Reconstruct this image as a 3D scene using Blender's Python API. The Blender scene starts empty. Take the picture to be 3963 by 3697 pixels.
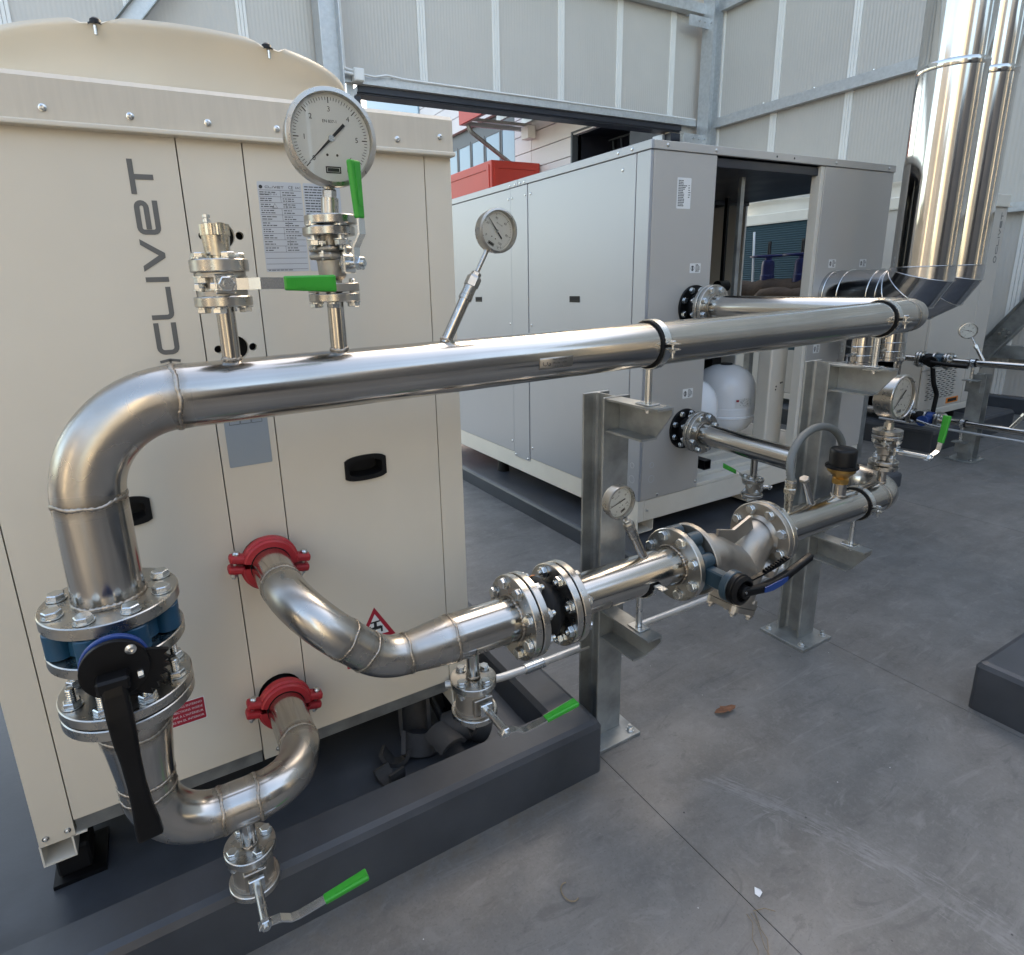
import bpy, bmesh, math, random
from mathutils import Vector as V, Matrix as Mx
random.seed(7)
R=math.radians
sc=bpy.context.scene
# ---------------------------------------------------------------- camera
cam=bpy.data.cameras.new('camera'); co=bpy.data.objects.new('camera',cam); sc.collection.objects.link(co)
cr=V((0.8754439,-0.4821830,-0.0331298)); cd=V((-0.1492334,-0.2044757,-0.9674291)); cf=V((0.4597037,0.8518740,-0.2509648))
m=Mx.Identity(4)
for i in range(3): m[i][0]=cr[i]; m[i][1]=-cd[i]; m[i][2]=-cf[i]
m.translation=V((0.092076,-1.538275,1.517937)); co.matrix_world=m
cam.sensor_fit='HORIZONTAL'; cam.sensor_width=36.0; cam.lens=2323.716/3963*36
cam.shift_x=150.195/3963; cam.shift_y=-147.108/3963; cam.clip_start=.05; cam.clip_end=2000
sc.camera=co
# ---------------------------------------------------------------- sky, sun, exposure
SUN_EL,SUN_AZ=R(35),math.atan2(.8,.6)        # direction to the sun: +X +Y, behind the yard walls
w=bpy.data.worlds.new('World'); sc.world=w; w.use_nodes=True
nt=w.node_tree; nt.nodes.clear()
sky=nt.nodes.new('ShaderNodeTexSky'); sky.sky_type='NISHITA'; sky.sun_disc=False
sky.sun_elevation=SUN_EL; sky.sun_rotation=SUN_AZ; sky.air_density=1.0; sky.dust_density=3.0; sky.ozone_density=1.0
bg=nt.nodes.new('ShaderNodeBackground'); bg.inputs[1].default_value=0.15
wo=nt.nodes.new('ShaderNodeOutputWorld'); nt.links.new(sky.outputs[0],bg.inputs[0]); nt.links.new(bg.outputs[0],wo.inputs[0])
sl=bpy.data.lights.new('sun','SUN'); sl.energy=2.4; sl.angle=R(.5); sl.color=(1,.93,.82)
so=bpy.data.objects.new('sun',sl); sc.collection.objects.link(so)
sd=V((math.sin(SUN_AZ)*math.cos(SUN_EL),math.cos(SUN_AZ)*math.cos(SUN_EL),math.sin(SUN_EL)))
so.rotation_euler=sd.to_track_quat('Z','Y').to_euler()
sc.view_settings.view_transform='Standard'; sc.view_settings.look='None'; sc.view_settings.gamma=1
sc.view_settings.exposure=2.5
sc.view_settings.use_white_balance=True; sc.view_settings.white_balance_temperature=7900; sc.view_settings.white_balance_tint=8
sc.render.engine='CYCLES'
# ---------------------------------------------------------------- mesh builder
I4=Mx.Identity(4)
def frame(z,up=None):
    z=V(z).normalized(); u=V(up) if up is not None else (V((0,0,1)) if abs(z.z)<.95 else V((1,0,0)))
    x=u.cross(z).normalized(); y=z.cross(x); M=Mx.Identity(4)
    for i in range(3): M[i][0]=x[i]; M[i][1]=y[i]; M[i][2]=z[i]
    return M
def T(x,y=None,z=None):
    return Mx.Translation(V(x) if y is None else V((x,y,z)))
def axM(p,z,up=None): return T(p)@frame(z,up)
FACE=Mx(((1,0,0,0),(0,0,-1,0),(0,1,0,0),(0,0,0,1)))   # local x->X, y->Z, z->-Y  (things that face the viewer)
class MB:
    def __init__(s): s.v=[]; s.f=[]; s.s=[]
    def add(s,vs,fs,sm=False,M=None):
        o=len(s.v); s.v+=[(M@V(p) if M is not None else V(p)) for p in vs]
        s.f+=[tuple(i+o for i in q) for q in fs]; s.s+=[sm]*len(fs); return s
    def box(s,x0,x1,y0,y1,z0,z1,M=None,b=0,seg=1):
        if b>0:
            bm=bmesh.new(); bmesh.ops.create_cube(bm,size=1)
            for q in bm.verts: q.co=V(((x0+x1)/2+q.co.x*(x1-x0),(y0+y1)/2+q.co.y*(y1-y0),(z0+z1)/2+q.co.z*(z1-z0)))
            b=min(b,.45*min(abs(x1-x0),abs(y1-y0),abs(z1-z0)))
            bmesh.ops.bevel(bm,geom=list(bm.edges),offset=b,segments=seg,affect='EDGES',profile=.5)
            bm.verts.index_update(); s.add([q.co.copy() for q in bm.verts],[[q.index for q in f.verts] for f in bm.faces],False,M); bm.free(); return s
        vs=[(x,y,z) for z in(z0,z1) for y in(y0,y1) for x in(x0,x1)]
        return s.add(vs,[(0,2,3,1),(4,5,7,6),(0,1,5,4),(2,6,7,3),(0,4,6,2),(1,3,7,5)],False,M)
    def lathe(s,prof,M=None,n=32,sm=False,ang=None):
        a0,a1=ang if ang else (0,2*math.pi); full=ang is None
        k=n if full else n+1
        def ring(r,h): return [(r*math.cos(a0+(a1-a0)*i/n),r*math.sin(a0+(a1-a0)*i/n),h) for i in range(k)]
        if sm:
            vs=[]
            for r,h in prof: vs+=ring(r,h)
            fs=[]
            for j in range(len(prof)-1):
                for i in range(n):
                    i2=(i+1)%k; fs.append((j*k+i,j*k+i2,(j+1)*k+i2,(j+1)*k+i))
            return s.add(vs,fs,True,M)
        for (r0,h0),(r1,h1) in zip(prof[:-1],prof[1:]):
            if abs(r0-r1)+abs(h0-h1)<1e-9: continue
            vs=ring(r0,h0)+ring(r1,h1); fs=[]
            for i in range(n):
                i2=(i+1)%k
                if r0<1e-6: fs.append((i,k+i2,k+i)) 
                elif r1<1e-6: fs.append((i,i2,k+i))
                else: fs.append((i,i2,k+i2,k+i))
            s.add(vs,fs,True,M)
        return s
    def cyl(s,p0,p1,r0,r1=None,n=24,c=0.0,M=None):
        p0,p1=V(p0),V(p1); r1=r0 if r1 is None else r1; L=(p1-p0).length
        F=T(p0)@frame(p1-p0); F=M@F if M is not None else F
        if c: return s.lathe([(0,0),(r0-c,0),(r0,c),(r1,L-c),(r1-c,L),(0,L)],F,n)
        return s.lathe([(0,0),(r0,0),(r1,L),(0,L)],F,n)
    def hexp(s,p0,p1,r,M=None,c=.0):
        p0,p1=V(p0),V(p1); L=(p1-p0).length; F=T(p0)@frame(p1-p0); F=M@F if M is not None else F
        h=[(r*math.cos(R(60*i)),r*math.sin(R(60*i))) for i in range(6)]; q=.88
        vs=[(x,y,0) for x,y in h]+[(x,y,L*.82) for x,y in h]+[(x*q,y*q,L) for x,y in h]
        fs=[tuple(range(5,-1,-1)),tuple(range(12,18))]
        for k in(0,6):
            for i in range(6): fs.append((k+i,k+(i+1)%6,k+6+(i+1)%6,k+6+i))
        return s.add(vs,fs,False,F)
    def sweep(s,pts,r,n=24,cap=True,M=None,flat=None):
        pts=[V(p) for p in pts]; rr=r if isinstance(r,(list,tuple)) else [r]*len(pts)
        t0=(pts[1]-pts[0]).normalized(); F=frame(t0); x=V((F[0][0],F[1][0],F[2][0])); vs=[]; prev=t0
        for i,p in enumerate(pts):
            t=((pts[i+1]-p).normalized() if i<len(pts)-1 else (p-pts[i-1]).normalized())
            if 0<i<len(pts)-1: t=((pts[i+1]-p).normalized()+(p-pts[i-1]).normalized()).normalized()
            q=prev.rotation_difference(t); x=(q@x); x=(x-t*x.dot(t)).normalized(); y=t.cross(x); prev=t
            for k in range(n):
                a=2*math.pi*k/n
                if flat: vs.append(p+x*math.cos(a)*flat[0]+y*math.sin(a)*flat[1])
                else: vs.append(p+(x*math.cos(a)+y*math.sin(a))*rr[i])
        fs=[]
        for i in range(len(pts)-1):
            for k in range(n): fs.append((i*n+k,i*n+(k+1)%n,(i+1)*n+(k+1)%n,(i+1)*n+k))
        s.add(vs,fs,True,M)
        if cap:
            s.add(vs[:n],[tuple(range(n-1,-1,-1))],False,M); s.add(vs[-n:],[tuple(range(n))],False,M)
        return s
    def ribbon(s,pts,w,t,side,M=None):
        """flat bar along pts: w across `side`, t thick"""
        pts=[V(p) for p in pts]; side=V(side).normalized(); vs=[]
        ww=w if isinstance(w,(list,tuple)) else [w]*len(pts)
        for i,p in enumerate(pts):
            a=pts[max(i-1,0)]; b=pts[min(i+1,len(pts)-1)]; tg=(b-a).normalized(); nn=tg.cross(side).normalized()
            for sx,sn in((-1,-1),(1,-1),(1,1),(-1,1)): vs.append(p+side*sx*ww[i]/2+nn*sn*t/2)
        fs=[(3,2,1,0),tuple(len(vs)-4+k for k in range(4))]
        for i in range(len(pts)-1):
            for k in range(4): fs.append((i*4+k,i*4+(k+1)%4,i*4+4+(k+1)%4,i*4+4+k))
        return s.add(vs,fs,False,M)
    def prism(s,poly,h0,h1,M=None,holes=()):
        """polygon in local xy, extruded z h0..h1, with optional hole loops"""
        loops=[list(poly)]+[list(h) for h in holes]; bm=bmesh.new(); ed=[]
        for lp in loops:
            vv=[bm.verts.new((x,y,0)) for x,y in lp]
            for i in range(len(vv)): ed.append(bm.edges.new((vv[i],vv[(i+1)%len(vv)])))
        bmesh.ops.triangle_fill(bm,edges=ed,use_beauty=True,normal=(0,0,1))
        bm.verts.index_update(); vs=[q.co.copy() for q in bm.verts]; fs=[]
        for f in bm.faces:
            ix=[q.index for q in f.verts]
            if f.normal.z<0: ix.reverse()
            fs.append(tuple(ix))
        bm.free()
        s.add([(p.x,p.y,h1) for p in vs],fs,False,M)
        if h0!=h1:
            s.add([(p.x,p.y,h0) for p in vs],[tuple(reversed(f)) for f in fs],False,M)
            for li,lp in enumerate(loops):
                ar=sum(lp[i][0]*lp[(i+1)%len(lp)][1]-lp[(i+1)%len(lp)][0]*lp[i][1] for i in range(len(lp)))
                lp2=lp if (ar>0)==(li==0) else lp[::-1]; k=len(lp2)
                s.add([(x,y,h0) for x,y in lp2]+[(x,y,h1) for x,y in lp2],[(i,(i+1)%k,k+(i+1)%k,k+i) for i in range(k)],False,M)
        return s
    def text(s,t,size,M,align='CENTER'):
        cu=bpy.data.curves.new('t','FONT'); cu.body=t; cu.size=size; cu.align_x=align; cu.align_y='CENTER'; cu.resolution_u=2
        ob=bpy.data.objects.new('t',cu); me=bpy.data.meshes.new_from_object(ob)
        s.add([q.co.copy() for q in me.vertices],[tuple(p.vertices) for p in me.polygons],False,M)
        bpy.data.objects.remove(ob); bpy.data.curves.remove(cu); bpy.data.meshes.remove(me); return s
    def mesh(s,name='mesh'):
        me=bpy.data.meshes.new(name); me.from_pydata([tuple(p) for p in s.v],[],s.f)
        me.polygons.foreach_set('use_smooth',s.s); me.update(); return me
def circ(cx,cy,r,n=24): return [(cx+r*math.cos(2*math.pi*i/n),cy+r*math.sin(2*math.pi*i/n)) for i in range(n)]
def rect(x0,x1,y0,y1): return [(x0,y0),(x1,y0),(x1,y1),(x0,y1)]
def rrect(x0,x1,y0,y1,r,n=4):
    o=[]
    for cx,cy,a in((x1-r,y0+r,-90),(x1-r,y1-r,0),(x0+r,y1-r,90),(x0+r,y0+r,180)):
        for i in range(n+1):
            t=R(a+90*i/n); o.append((cx+r*math.cos(t),cy+r*math.sin(t)))
    return o
def fillet(pts,rad,n=14):
    """polyline with rounded corners; rad one value or one per inner corner"""
    pts=[V(p) for p in pts]; out=[pts[0]]
    rr=rad if isinstance(rad,(list,tuple)) else [rad]*(len(pts)-2)
    for i in range(1,len(pts)-1):
        a=(pts[i-1]-pts[i]).normalized(); b=(pts[i+1]-pts[i]).normalized(); th=a.angle(b)
        r=rr[i-1]; t=r/math.tan(th/2); c=pts[i]+(a+b).normalized()*(r/math.sin(th/2))
        s0=pts[i]+a*t-c; e0=pts[i]+b*t-c; ax=s0.cross(e0).normalized(); full=s0.angle(e0)
        for k in range(n+1): out.append(c+Mx.Rotation(full*k/n,3,ax)@s0)
    out.append(pts[-1]); return out
# ---------------------------------------------------------------- scene objects
WM={}; COL=sc.collection
def _link(o,parent,M):
    COL.objects.link(o); o.matrix_basis=M; WM[o.name]=M.copy()
    if parent is not None:
        o.parent=parent; o.matrix_parent_inverse=WM[parent.name].inverted()
    return o
def tag(o,label=None,cat=None,group=None,kind=None):
    if label: o['label']=label
    if cat: o['category']=cat
    if group: o['group']=group
    if kind: o['kind']=kind
    return o
def thing(name,label,cat,loc=(0,0,0),group=None):
    o=bpy.data.objects.new(name,None); o.empty_display_size=.1; _link(o,None,T(loc)); return tag(o,label,cat,group)
def part(name,mb,mat,parent=None,M=None,**k):
    me=mb.mesh(name) if isinstance(mb,MB) else mb
    if mat is not None and not me.materials: me.materials.append(mat)
    o=bpy.data.objects.new(name,me); _link(o,parent,M if M is not None else I4)
    return tag(o,**k) if k else o
def B(*a,**k): return MB().box(*a,**k)
# ---------------------------------------------------------------- materials
def mat(name,col,rough=.5,metal=0.0,noise=None,rn=0.0,bump=None,stretch=None,spec=None,coat=0.0):
    """noise=(scale,amount,detail) colour variation, rn roughness variation, bump=(scale,strength)"""
    mt=bpy.data.materials.new(name); mt.use_nodes=True; n=mt.node_tree; N=n.nodes; L=n.links
    p=N['Principled BSDF']; p.inputs['Base Color'].default_value=(*col,1); p.inputs['Roughness'].default_value=rough; p.inputs['Metallic'].default_value=metal
    if spec is not None: p.inputs['Specular IOR Level'].default_value=spec
    if coat: p.inputs['Coat Weight'].default_value=coat; p.inputs['Coat Roughness'].default_value=.12
    tc=N.new('ShaderNodeTexCoord'); mp=N.new('ShaderNodeMapping'); L.new(tc.outputs['Object'],mp.inputs[0])
    if stretch: mp.inputs['Scale'].default_value=stretch
    if noise:
        t=N.new('ShaderNodeTexNoise'); t.inputs['Scale'].default_value=noise[0]; t.inputs['Detail'].default_value=noise[2] if len(noise)>2 else 5; t.inputs['Roughness'].default_value=.6
        L.new(mp.outputs[0],t.inputs['Vector'])
        r=N.new('ShaderNodeMapRange'); r.inputs['From Min'].default_value=.25; r.inputs['From Max'].default_value=.75; r.inputs['To Min'].default_value=1-noise[1]; r.inputs['To Max'].default_value=1+noise[1]
        L.new(t.outputs['Fac'],r.inputs['Value'])
        mx=N.new('ShaderNodeVectorMath'); mx.operation='SCALE'; mx.inputs[0].default_value=col; L.new(r.outputs[0],mx.inputs['Scale']); L.new(mx.outputs[0],p.inputs['Base Color'])
        if rn:
            r2=N.new('ShaderNodeMapRange'); r2.inputs['From Min'].default_value=.3; r2.inputs['From Max'].default_value=.7; r2.inputs['To Min'].default_value=max(.03,rough-rn); r2.inputs['To Max'].default_value=rough+rn
            L.new(t.outputs['Fac'],r2.inputs['Value']); L.new(r2.outputs[0],p.inputs['Roughness'])
    if bump:
        t=N.new('ShaderNodeTexNoise'); t.inputs['Scale'].default_value=bump[0]; t.inputs['Detail'].default_value=3; L.new(mp.outputs[0],t.inputs['Vector'])
        b=N.new('ShaderNodeBump'); b.inputs['Strength'].default_value=bump[1]; b.inputs['Distance'].default_value=bump[2] if len(bump)>2 else .002
        L.new(t.outputs['Fac'],b.inputs['Height']); L.new(b.outputs[0],p.inputs['Normal'])
    return mt
def steel(name,axis,col=(.49,.465,.43),rough=.155,sf=140,bs=.05,bd=.0006):
    """drawn stainless tube: streaks along the axis, cloudy hand marks, tiny pits"""
    mt=mat(name,col,rough,1.0); n=mt.node_tree; N=n.nodes; L=n.links; p=N['Principled BSDF']
    tc=N.new('ShaderNodeTexCoord'); mp=N.new('ShaderNodeMapping'); L.new(tc.outputs['Object'],mp.inputs[0])
    s=[sf,sf,sf]
    if axis is not None: s[axis]=1.2 if sf>50 else .12
    else: s=[9,9,9]
    mp.inputs['Scale'].default_value=s
    st=N.new('ShaderNodeTexNoise'); st.inputs['Scale'].default_value=1; st.inputs['Detail'].default_value=4; L.new(mp.outputs[0],st.inputs['Vector'])
    cl=N.new('ShaderNodeTexNoise'); cl.inputs['Scale'].default_value=4.5; cl.inputs['Detail'].default_value=2.5; cl.inputs['Roughness'].default_value=.5; L.new(tc.outputs['Object'],cl.inputs['Vector'])
    ad=N.new('ShaderNodeMath'); ad.operation='ADD'; L.new(st.outputs['Fac'],ad.inputs[0]); L.new(cl.outputs['Fac'],ad.inputs[1])
    r=N.new('ShaderNodeMapRange'); r.inputs['From Min'].default_value=.7; r.inputs['From Max'].default_value=1.3; r.inputs['To Min'].default_value=rough*.6; r.inputs['To Max'].default_value=rough*1.55
    L.new(ad.outputs[0],r.inputs['Value']); L.new(r.outputs[0],p.inputs['Roughness'])
    r2=N.new('ShaderNodeMapRange'); r2.inputs['From Min'].default_value=.7; r2.inputs['From Max'].default_value=1.3; r2.inputs['To Min'].default_value=1.12; r2.inputs['To Max'].default_value=.84
    L.new(ad.outputs[0],r2.inputs['Value']); mx=N.new('ShaderNodeVectorMath'); mx.operation='SCALE'; mx.inputs[0].default_value=col; L.new(r2.outputs[0],mx.inputs['Scale']); L.new(mx.outputs[0],p.inputs['Base Color'])
    b=N.new('ShaderNodeBump'); b.inputs['Strength'].default_value=bs; b.inputs['Distance'].default_value=bd; L.new(ad.outputs[0],b.inputs['Height']); L.new(b.outputs[0],p.inputs['Normal'])
    return mt
M={}
M['steel_x']=steel('steel_tube_x',0); M['steel_y']=steel('steel_tube_y',1); M['steel_z']=steel('steel_tube_z',2)
M['steel_bend']=steel('steel_bend',None,(.48,.455,.42),.25)
M['weld']=mat('weld_bead',(.40,.355,.305),.38,1.0,(60,.35),.1,(220,.6,.002))
M['flange']=mat('machined_flange',(.47,.45,.415),.30,1.0,(25,.14),.10,(160,.1,.001))
M['cast']=mat('cast_stainless',(.40,.37,.33),.46,1.0,(30,.10),.05,(380,.25,.0012))
M['zinc']=mat('zinc_plated',(.62,.635,.63),.27,1.0,(16,.08),.05)
M['brass']=mat('brass',(.45,.28,.10),.36,1.0,(50,.15),.08)
M['nickel']=mat('nickel_plated',(.60,.55,.46),.28,1.0,(60,.12),.08)
M['galv']=mat('galvanized_steel',(.33,.345,.34),.44,.75,(11,.34,10),.12,(70,.12,.001))
M['galv2']=mat('galvanized_sheet',(.50,.515,.52),.42,.6,(22,.16,8),.1)
M['beige']=mat('beige_enamel',(.62,.565,.47),.34,0,(1.6,.05,4),.05,(2.2,.18,.005),spec=.45)
M['hood']=mat('beige_hood_enamel',(.62,.565,.465),.33,0,(1.6,.04,4),.04,spec=.45)
M['lever_zinc']=mat('lever_zinc',(.78,.79,.78),.24,1.0)
M['bay']=mat('bay_panel_lightened',(.60,.58,.54),.5)  # inner panels lighter than the outer paint, brightening the dim bay by colour
M['shell']=mat('grey_black_foam',(.030,.030,.031),.7,0,(25,.25))
M['beige_trim']=mat('beige_weathered_trim',(.55,.495,.41),.36,0,(5,.05,4),.05,None,(14,1,1.1),spec=.45)
M['silver']=mat('silver_enamel_sky_tint',(.385,.405,.435),.40,.55,(1.2,.03,3),.03,(1200,.04,.0005))  # cabinet paint on the side, bluish sky reflection put into the colour
M['silver2']=mat('silver_enamel_front',(.46,.445,.42),.40,.25,(1.2,.03,3),.03,(1200,.04,.0005))  # same cabinet paint on the front, without the sky's blue in its colour
M['cream']=mat('cream_frame',(.66,.62,.54),.42,0,(5,.06),.05)
M['plinth']=mat('dark_grey_floor_paint',(.040,.045,.053),.40,0,(3.5,.38,8),.12,(60,.15,.002))
M['wallp']=mat('grey_wall_panel',(.47,.46,.435),.55,0,(.8,.04,4))
M['white']=mat('white_paint',(.74,.74,.72),.45,0,(3,.04))
M['strip']=mat('white_joint_strip',(.72,.715,.68),.5,0,(2,.06))
M['green']=mat('green_plastic',(.018,.30,.028),.36,0,(40,.06),.04,(500,.1,.0006))
M['blue']=mat('blue_epoxy',(.006,.055,.105),.38,0,(22,.22),.08,(60,.2,.001))
M['blue2']=mat('bright_blue_paint',(.010,.045,.19),.4)
M['teal']=mat('dark_teal_epoxy',(.022,.048,.066),.38,0,(22,.2),.08,(60,.2,.001))
M['black']=mat('black_paint',(.004,.004,.0045),.42,0,(18,.3),.12,(90,.1,.0015),spec=.22)
M['rubber']=mat('black_rubber',(.007,.007,.0075),.6,0,(30,.2),.05,spec=.25)
M['plast']=mat('black_plastic',(.005,.005,.0055),.45,spec=.3)
M['red']=mat('red_coupling_paint',(.38,.018,.025),.45,0,(14,.12),.06,(240,.2,.001))
M['redlab']=mat('red_label_print',(.36,.012,.03),.4)
M['ink']=mat('black_print',(.02,.02,.022),.5)
M['grey_ink']=mat('grey_lettering',(.115,.115,.11),.42)
M['dial']=mat('dial_white',(.82,.83,.82),.5)
M['label']=mat('label_white',(.70,.71,.70),.4)
M['silverlab']=mat('label_silver',(.50,.52,.54),.38,.1)
M['greylab']=mat('blue_grey_label',(.27,.31,.34),.42)
M['orange']=mat('orange_label',(.75,.22,.02),.5)
M['dark']=mat('dark_void',(.006,.006,.007),.8)
M['navy']=mat('dark_navy_steel',(.018,.021,.032),.38,0,(4,.15),.06)
M['duct']=steel('flue_steel',2,(.56,.55,.53),.10,26,.10,.004)
M['ductb']=steel('flue_steel_bend',1,(.48,.485,.495),.15,40,.04,.002)
M['tank']=mat('white_tank_enamel',(.82,.83,.84),.16,0,spec=.5)
M['coil']=mat('teal_coil_fins',(.022,.06,.075),.5,.2)
M['brown']=mat('brown_lagging',(.055,.032,.018),.8,0,(7,.35),.05,(30,.5,.01))
M['gateblue']=mat('royal_blue_paint',(.006,.012,.085),.42)
M['bldg']=mat('white_building_panel',(.70,.66,.655),.6,0,(.8,.04))
M['bred']=mat('building_red',(.50,.045,.03),.45,0,(1,.05))
M['pane']=mat('window_pane',(.22,.34,.42),.06,0,spec=.9)
M['dframe']=mat('dark_window_frame',(.06,.07,.08),.4)
M['ywall']=mat('pale_reflection_wall',(.58,.52,.42),.7,0,(.6,.1,5))
M['ywall2']=mat('grey_reflection_wall',(.15,.15,.155),.7,0,(.6,.2,5))
M['asph']=mat('asphalt',(.06,.06,.062),.85,0,(6,.25,8))
M['leaf']=mat('dry_leaf',(.16,.065,.03),.7,0,(60,.3))
M['paper']=mat('white_scrap',(.7,.7,.7),.6)
M['straw']=mat('dry_straw',(.22,.17,.11),.8,0,(80,.3))
def glass_mat():
    mt=bpy.data.materials.new('gauge_glass'); mt.use_nodes=True; n=mt.node_tree; N=n.nodes; L=n.links; N.clear()
    o=N.new('ShaderNodeOutputMaterial'); mx=N.new('ShaderNodeMixShader'); tr=N.new('ShaderNodeBsdfTransparent'); gl=N.new('ShaderNodeBsdfGlossy'); fr=N.new('ShaderNodeFresnel')
    tr.inputs[0].default_value=(.97,.985,.98,1); gl.inputs['Roughness'].default_value=.02; fr.inputs[0].default_value=1.5
    L.new(fr.outputs[0],mx.inputs[0]); L.new(tr.outputs[0],mx.inputs[1]); L.new(gl.outputs[0],mx.inputs[2]); L.new(mx.outputs[0],o.inputs[0]); return mt
M['glass']=glass_mat()
def ribbed(mt,axis,scale,strength,dist):
    n=mt.node_tree; N=n.nodes; L=n.links; tc=N.new('ShaderNodeTexCoord'); wv=N.new('ShaderNodeTexWave'); wv.bands_direction=axis; wv.inputs['Scale'].default_value=scale; wv.inputs['Distortion'].default_value=0
    L.new(tc.outputs['Object'],wv.inputs['Vector']); b=N.new('ShaderNodeBump'); b.inputs['Strength'].default_value=strength; b.inputs['Distance'].default_value=dist
    L.new(wv.outputs['Fac'],b.inputs['Height']); L.new(b.outputs[0],N['Principled BSDF'].inputs['Normal']); return mt
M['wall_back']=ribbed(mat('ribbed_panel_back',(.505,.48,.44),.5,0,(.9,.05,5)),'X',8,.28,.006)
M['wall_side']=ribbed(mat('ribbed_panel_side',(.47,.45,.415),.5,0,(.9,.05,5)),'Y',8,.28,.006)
ribbed(M['coil'],'Z',14,.6,.01)
# ---- concrete floor: trowel clouds, speckle, rust-brown dirt, a curved band of scuffed curing film
def concrete():
    mt=mat('concrete_floor',(.15,.15,.155),.5); n=mt.node_tree; N=n.nodes; L=n.links; p=N['Principled BSDF']
    g=N.new('ShaderNodeNewGeometry'); P=g.outputs['Position']
    def noise(sc_,det=6,ro=.6,vec=P):
        t=N.new('ShaderNodeTexNoise'); t.inputs['Scale'].default_value=sc_; t.inputs['Detail'].default_value=det; t.inputs['Roughness'].default_value=ro; L.new(vec,t.inputs['Vector']); return t.outputs['Fac']
    def mr(v,a,b,c,d):
        r=N.new('ShaderNodeMapRange'); r.inputs[1].default_value=a; r.inputs[2].default_value=b; r.inputs[3].default_value=c; r.inputs[4].default_value=d; L.new(v,r.inputs[0]); return r.outputs[0]
    def mth(op,a,b=None):
        x=N.new('ShaderNodeMath'); x.operation=op
        for i,q in enumerate((a,b)):
            if q is None: continue
            if isinstance(q,(int,float)): x.inputs[i].default_value=q
            else: L.new(q,x.inputs[i])
        return x.outputs[0]
    def mixc(f,a,b):
        x=N.new('ShaderNodeMix'); x.data_type='RGBA'
        if isinstance(f,float): x.inputs[0].default_value=f
        else: L.new(f,x.inputs[0])
        for i,q in((6,a),(7,b)):
            if isinstance(q,tuple): x.inputs[i].default_value=(*q,1)
            else: L.new(q,x.inputs[i])
        return x.outputs[2]
    rot=N.new('ShaderNodeMapping'); L.new(P,rot.inputs[0]); rot.inputs['Rotation'].default_value=(0,0,R(25)); rot.inputs['Scale'].default_value=(1,3.2,1)
    c=mixc(mr(noise(1.6,7,.62,rot.outputs[0]),.32,.68,0,1),(.104,.100,.094),(.158,.152,.143))
    c=mixc(mr(noise(7,9,.75),.48,.75,0,.75),c,(.198,.193,.184)); c=mixc(mr(noise(60,6,.8),.5,.75,0,.5),c,(.215,.21,.20)); c=mixc(mr(noise(130,3,.8),.55,.75,0,.5),c,(.05,.05,.05))
    c=mixc(mr(noise(3.3,9,.78),.55,.75,0,.6),c,(.068,.067,.066))
    tw=N.new('ShaderNodeTexNoise'); tw.inputs['Scale'].default_value=2.1; tw.inputs['Detail'].default_value=7; tw.inputs['Roughness'].default_value=.7; tw.inputs['Distortion'].default_value=3.5; L.new(rot.outputs[0],tw.inputs['Vector'])
    c=mixc(mr(tw.outputs['Fac'],.56,.66,0,.55),c,(.205,.20,.19)); c=mixc(mr(tw.outputs['Fac'],.42,.34,0,.5),c,(.075,.074,.073))
    sx=N.new('ShaderNodeSeparateXYZ'); L.new(P,sx.inputs[0]); X,Y=sx.outputs[0],sx.outputs[1]
    # dirt collected along the foot of the near plinth
    dl=mth('ABSOLUTE',mth('ADD',Y,.335)); dm=mth('MULTIPLY',mr(dl,0,.11,1,0),mr(noise(14,6,.7),.42,.68,0,1)); dm=mth('MULTIPLY',dm,mr(X,1.1,1.3,1,0))
    c=mixc(mth('MULTIPLY',dm,.75),c,(.125,.098,.066))
    # scuffed film: band around a curve x = 1.64 - .38*(y+1.25)^2
    yy=mth('ADD',Y,1.25); cx_=mth('SUBTRACT',1.655,mth('MULTIPLY',mth('MULTIPLY',yy,yy),.40)); off=mth('SUBTRACT',X,cx_)
    sv=N.new('ShaderNodeCombineXYZ'); L.new(mth('MULTIPLY',off,110),sv.inputs[0]); L.new(mth('MULTIPLY',Y,16),sv.inputs[1])
    st=noise(1.0,5,.7,sv.outputs[0])
    band=mth('MULTIPLY',mr(mth('ABSOLUTE',off),.0,.085,1,0),mr(Y,-.45,-.55,0,1))
    sm=mth('MULTIPLY',mth('MULTIPLY',mr(mth('ADD',st,mth('MULTIPLY',band,.24)),.66,.72,0,1),mr(band,0,.3,0,1)),mr(noise(13,6,.7),.40,.58,.15,1))
    c=mixc(mth('MULTIPLY',sm,.55),c,(.24,.238,.235))
    # hairline crack and white specks
    vo=N.new('ShaderNodeTexVoronoi'); vo.inputs['Scale'].default_value=26; L.new(P,vo.inputs['Vector'])
    sp=mth('MULTIPLY',mr(vo.outputs['Distance'],.03,.055,1,0),mr(noise(5,2),.60,.62,0,1)); c=mixc(sp,c,(.55,.55,.54))
    vo2=N.new('ShaderNodeTexVoronoi'); vo2.inputs['Scale'].default_value=17; L.new(P,vo2.inputs['Vector'])
    sp2=mth('MULTIPLY',mr(vo2.outputs['Distance'],.035,.06,1,0),mr(noise(3.1,2),.58,.6,0,1)); c=mixc(sp2,c,(.03,.03,.032))
    L.new(c,p.inputs['Base Color'])
    L.new(mr(noise(5,6,.65),.3,.7,.38,.62),p.inputs['Roughness'])
    b=N.new('ShaderNodeBump'); b.inputs['Strength'].default_value=.25; b.inputs['Distance'].default_value=.003; L.new(noise(35,6,.7),b.inputs['Height']); L.new(b.outputs[0],p.inputs['Normal'])
    return mt
M['concrete']=concrete()
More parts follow.
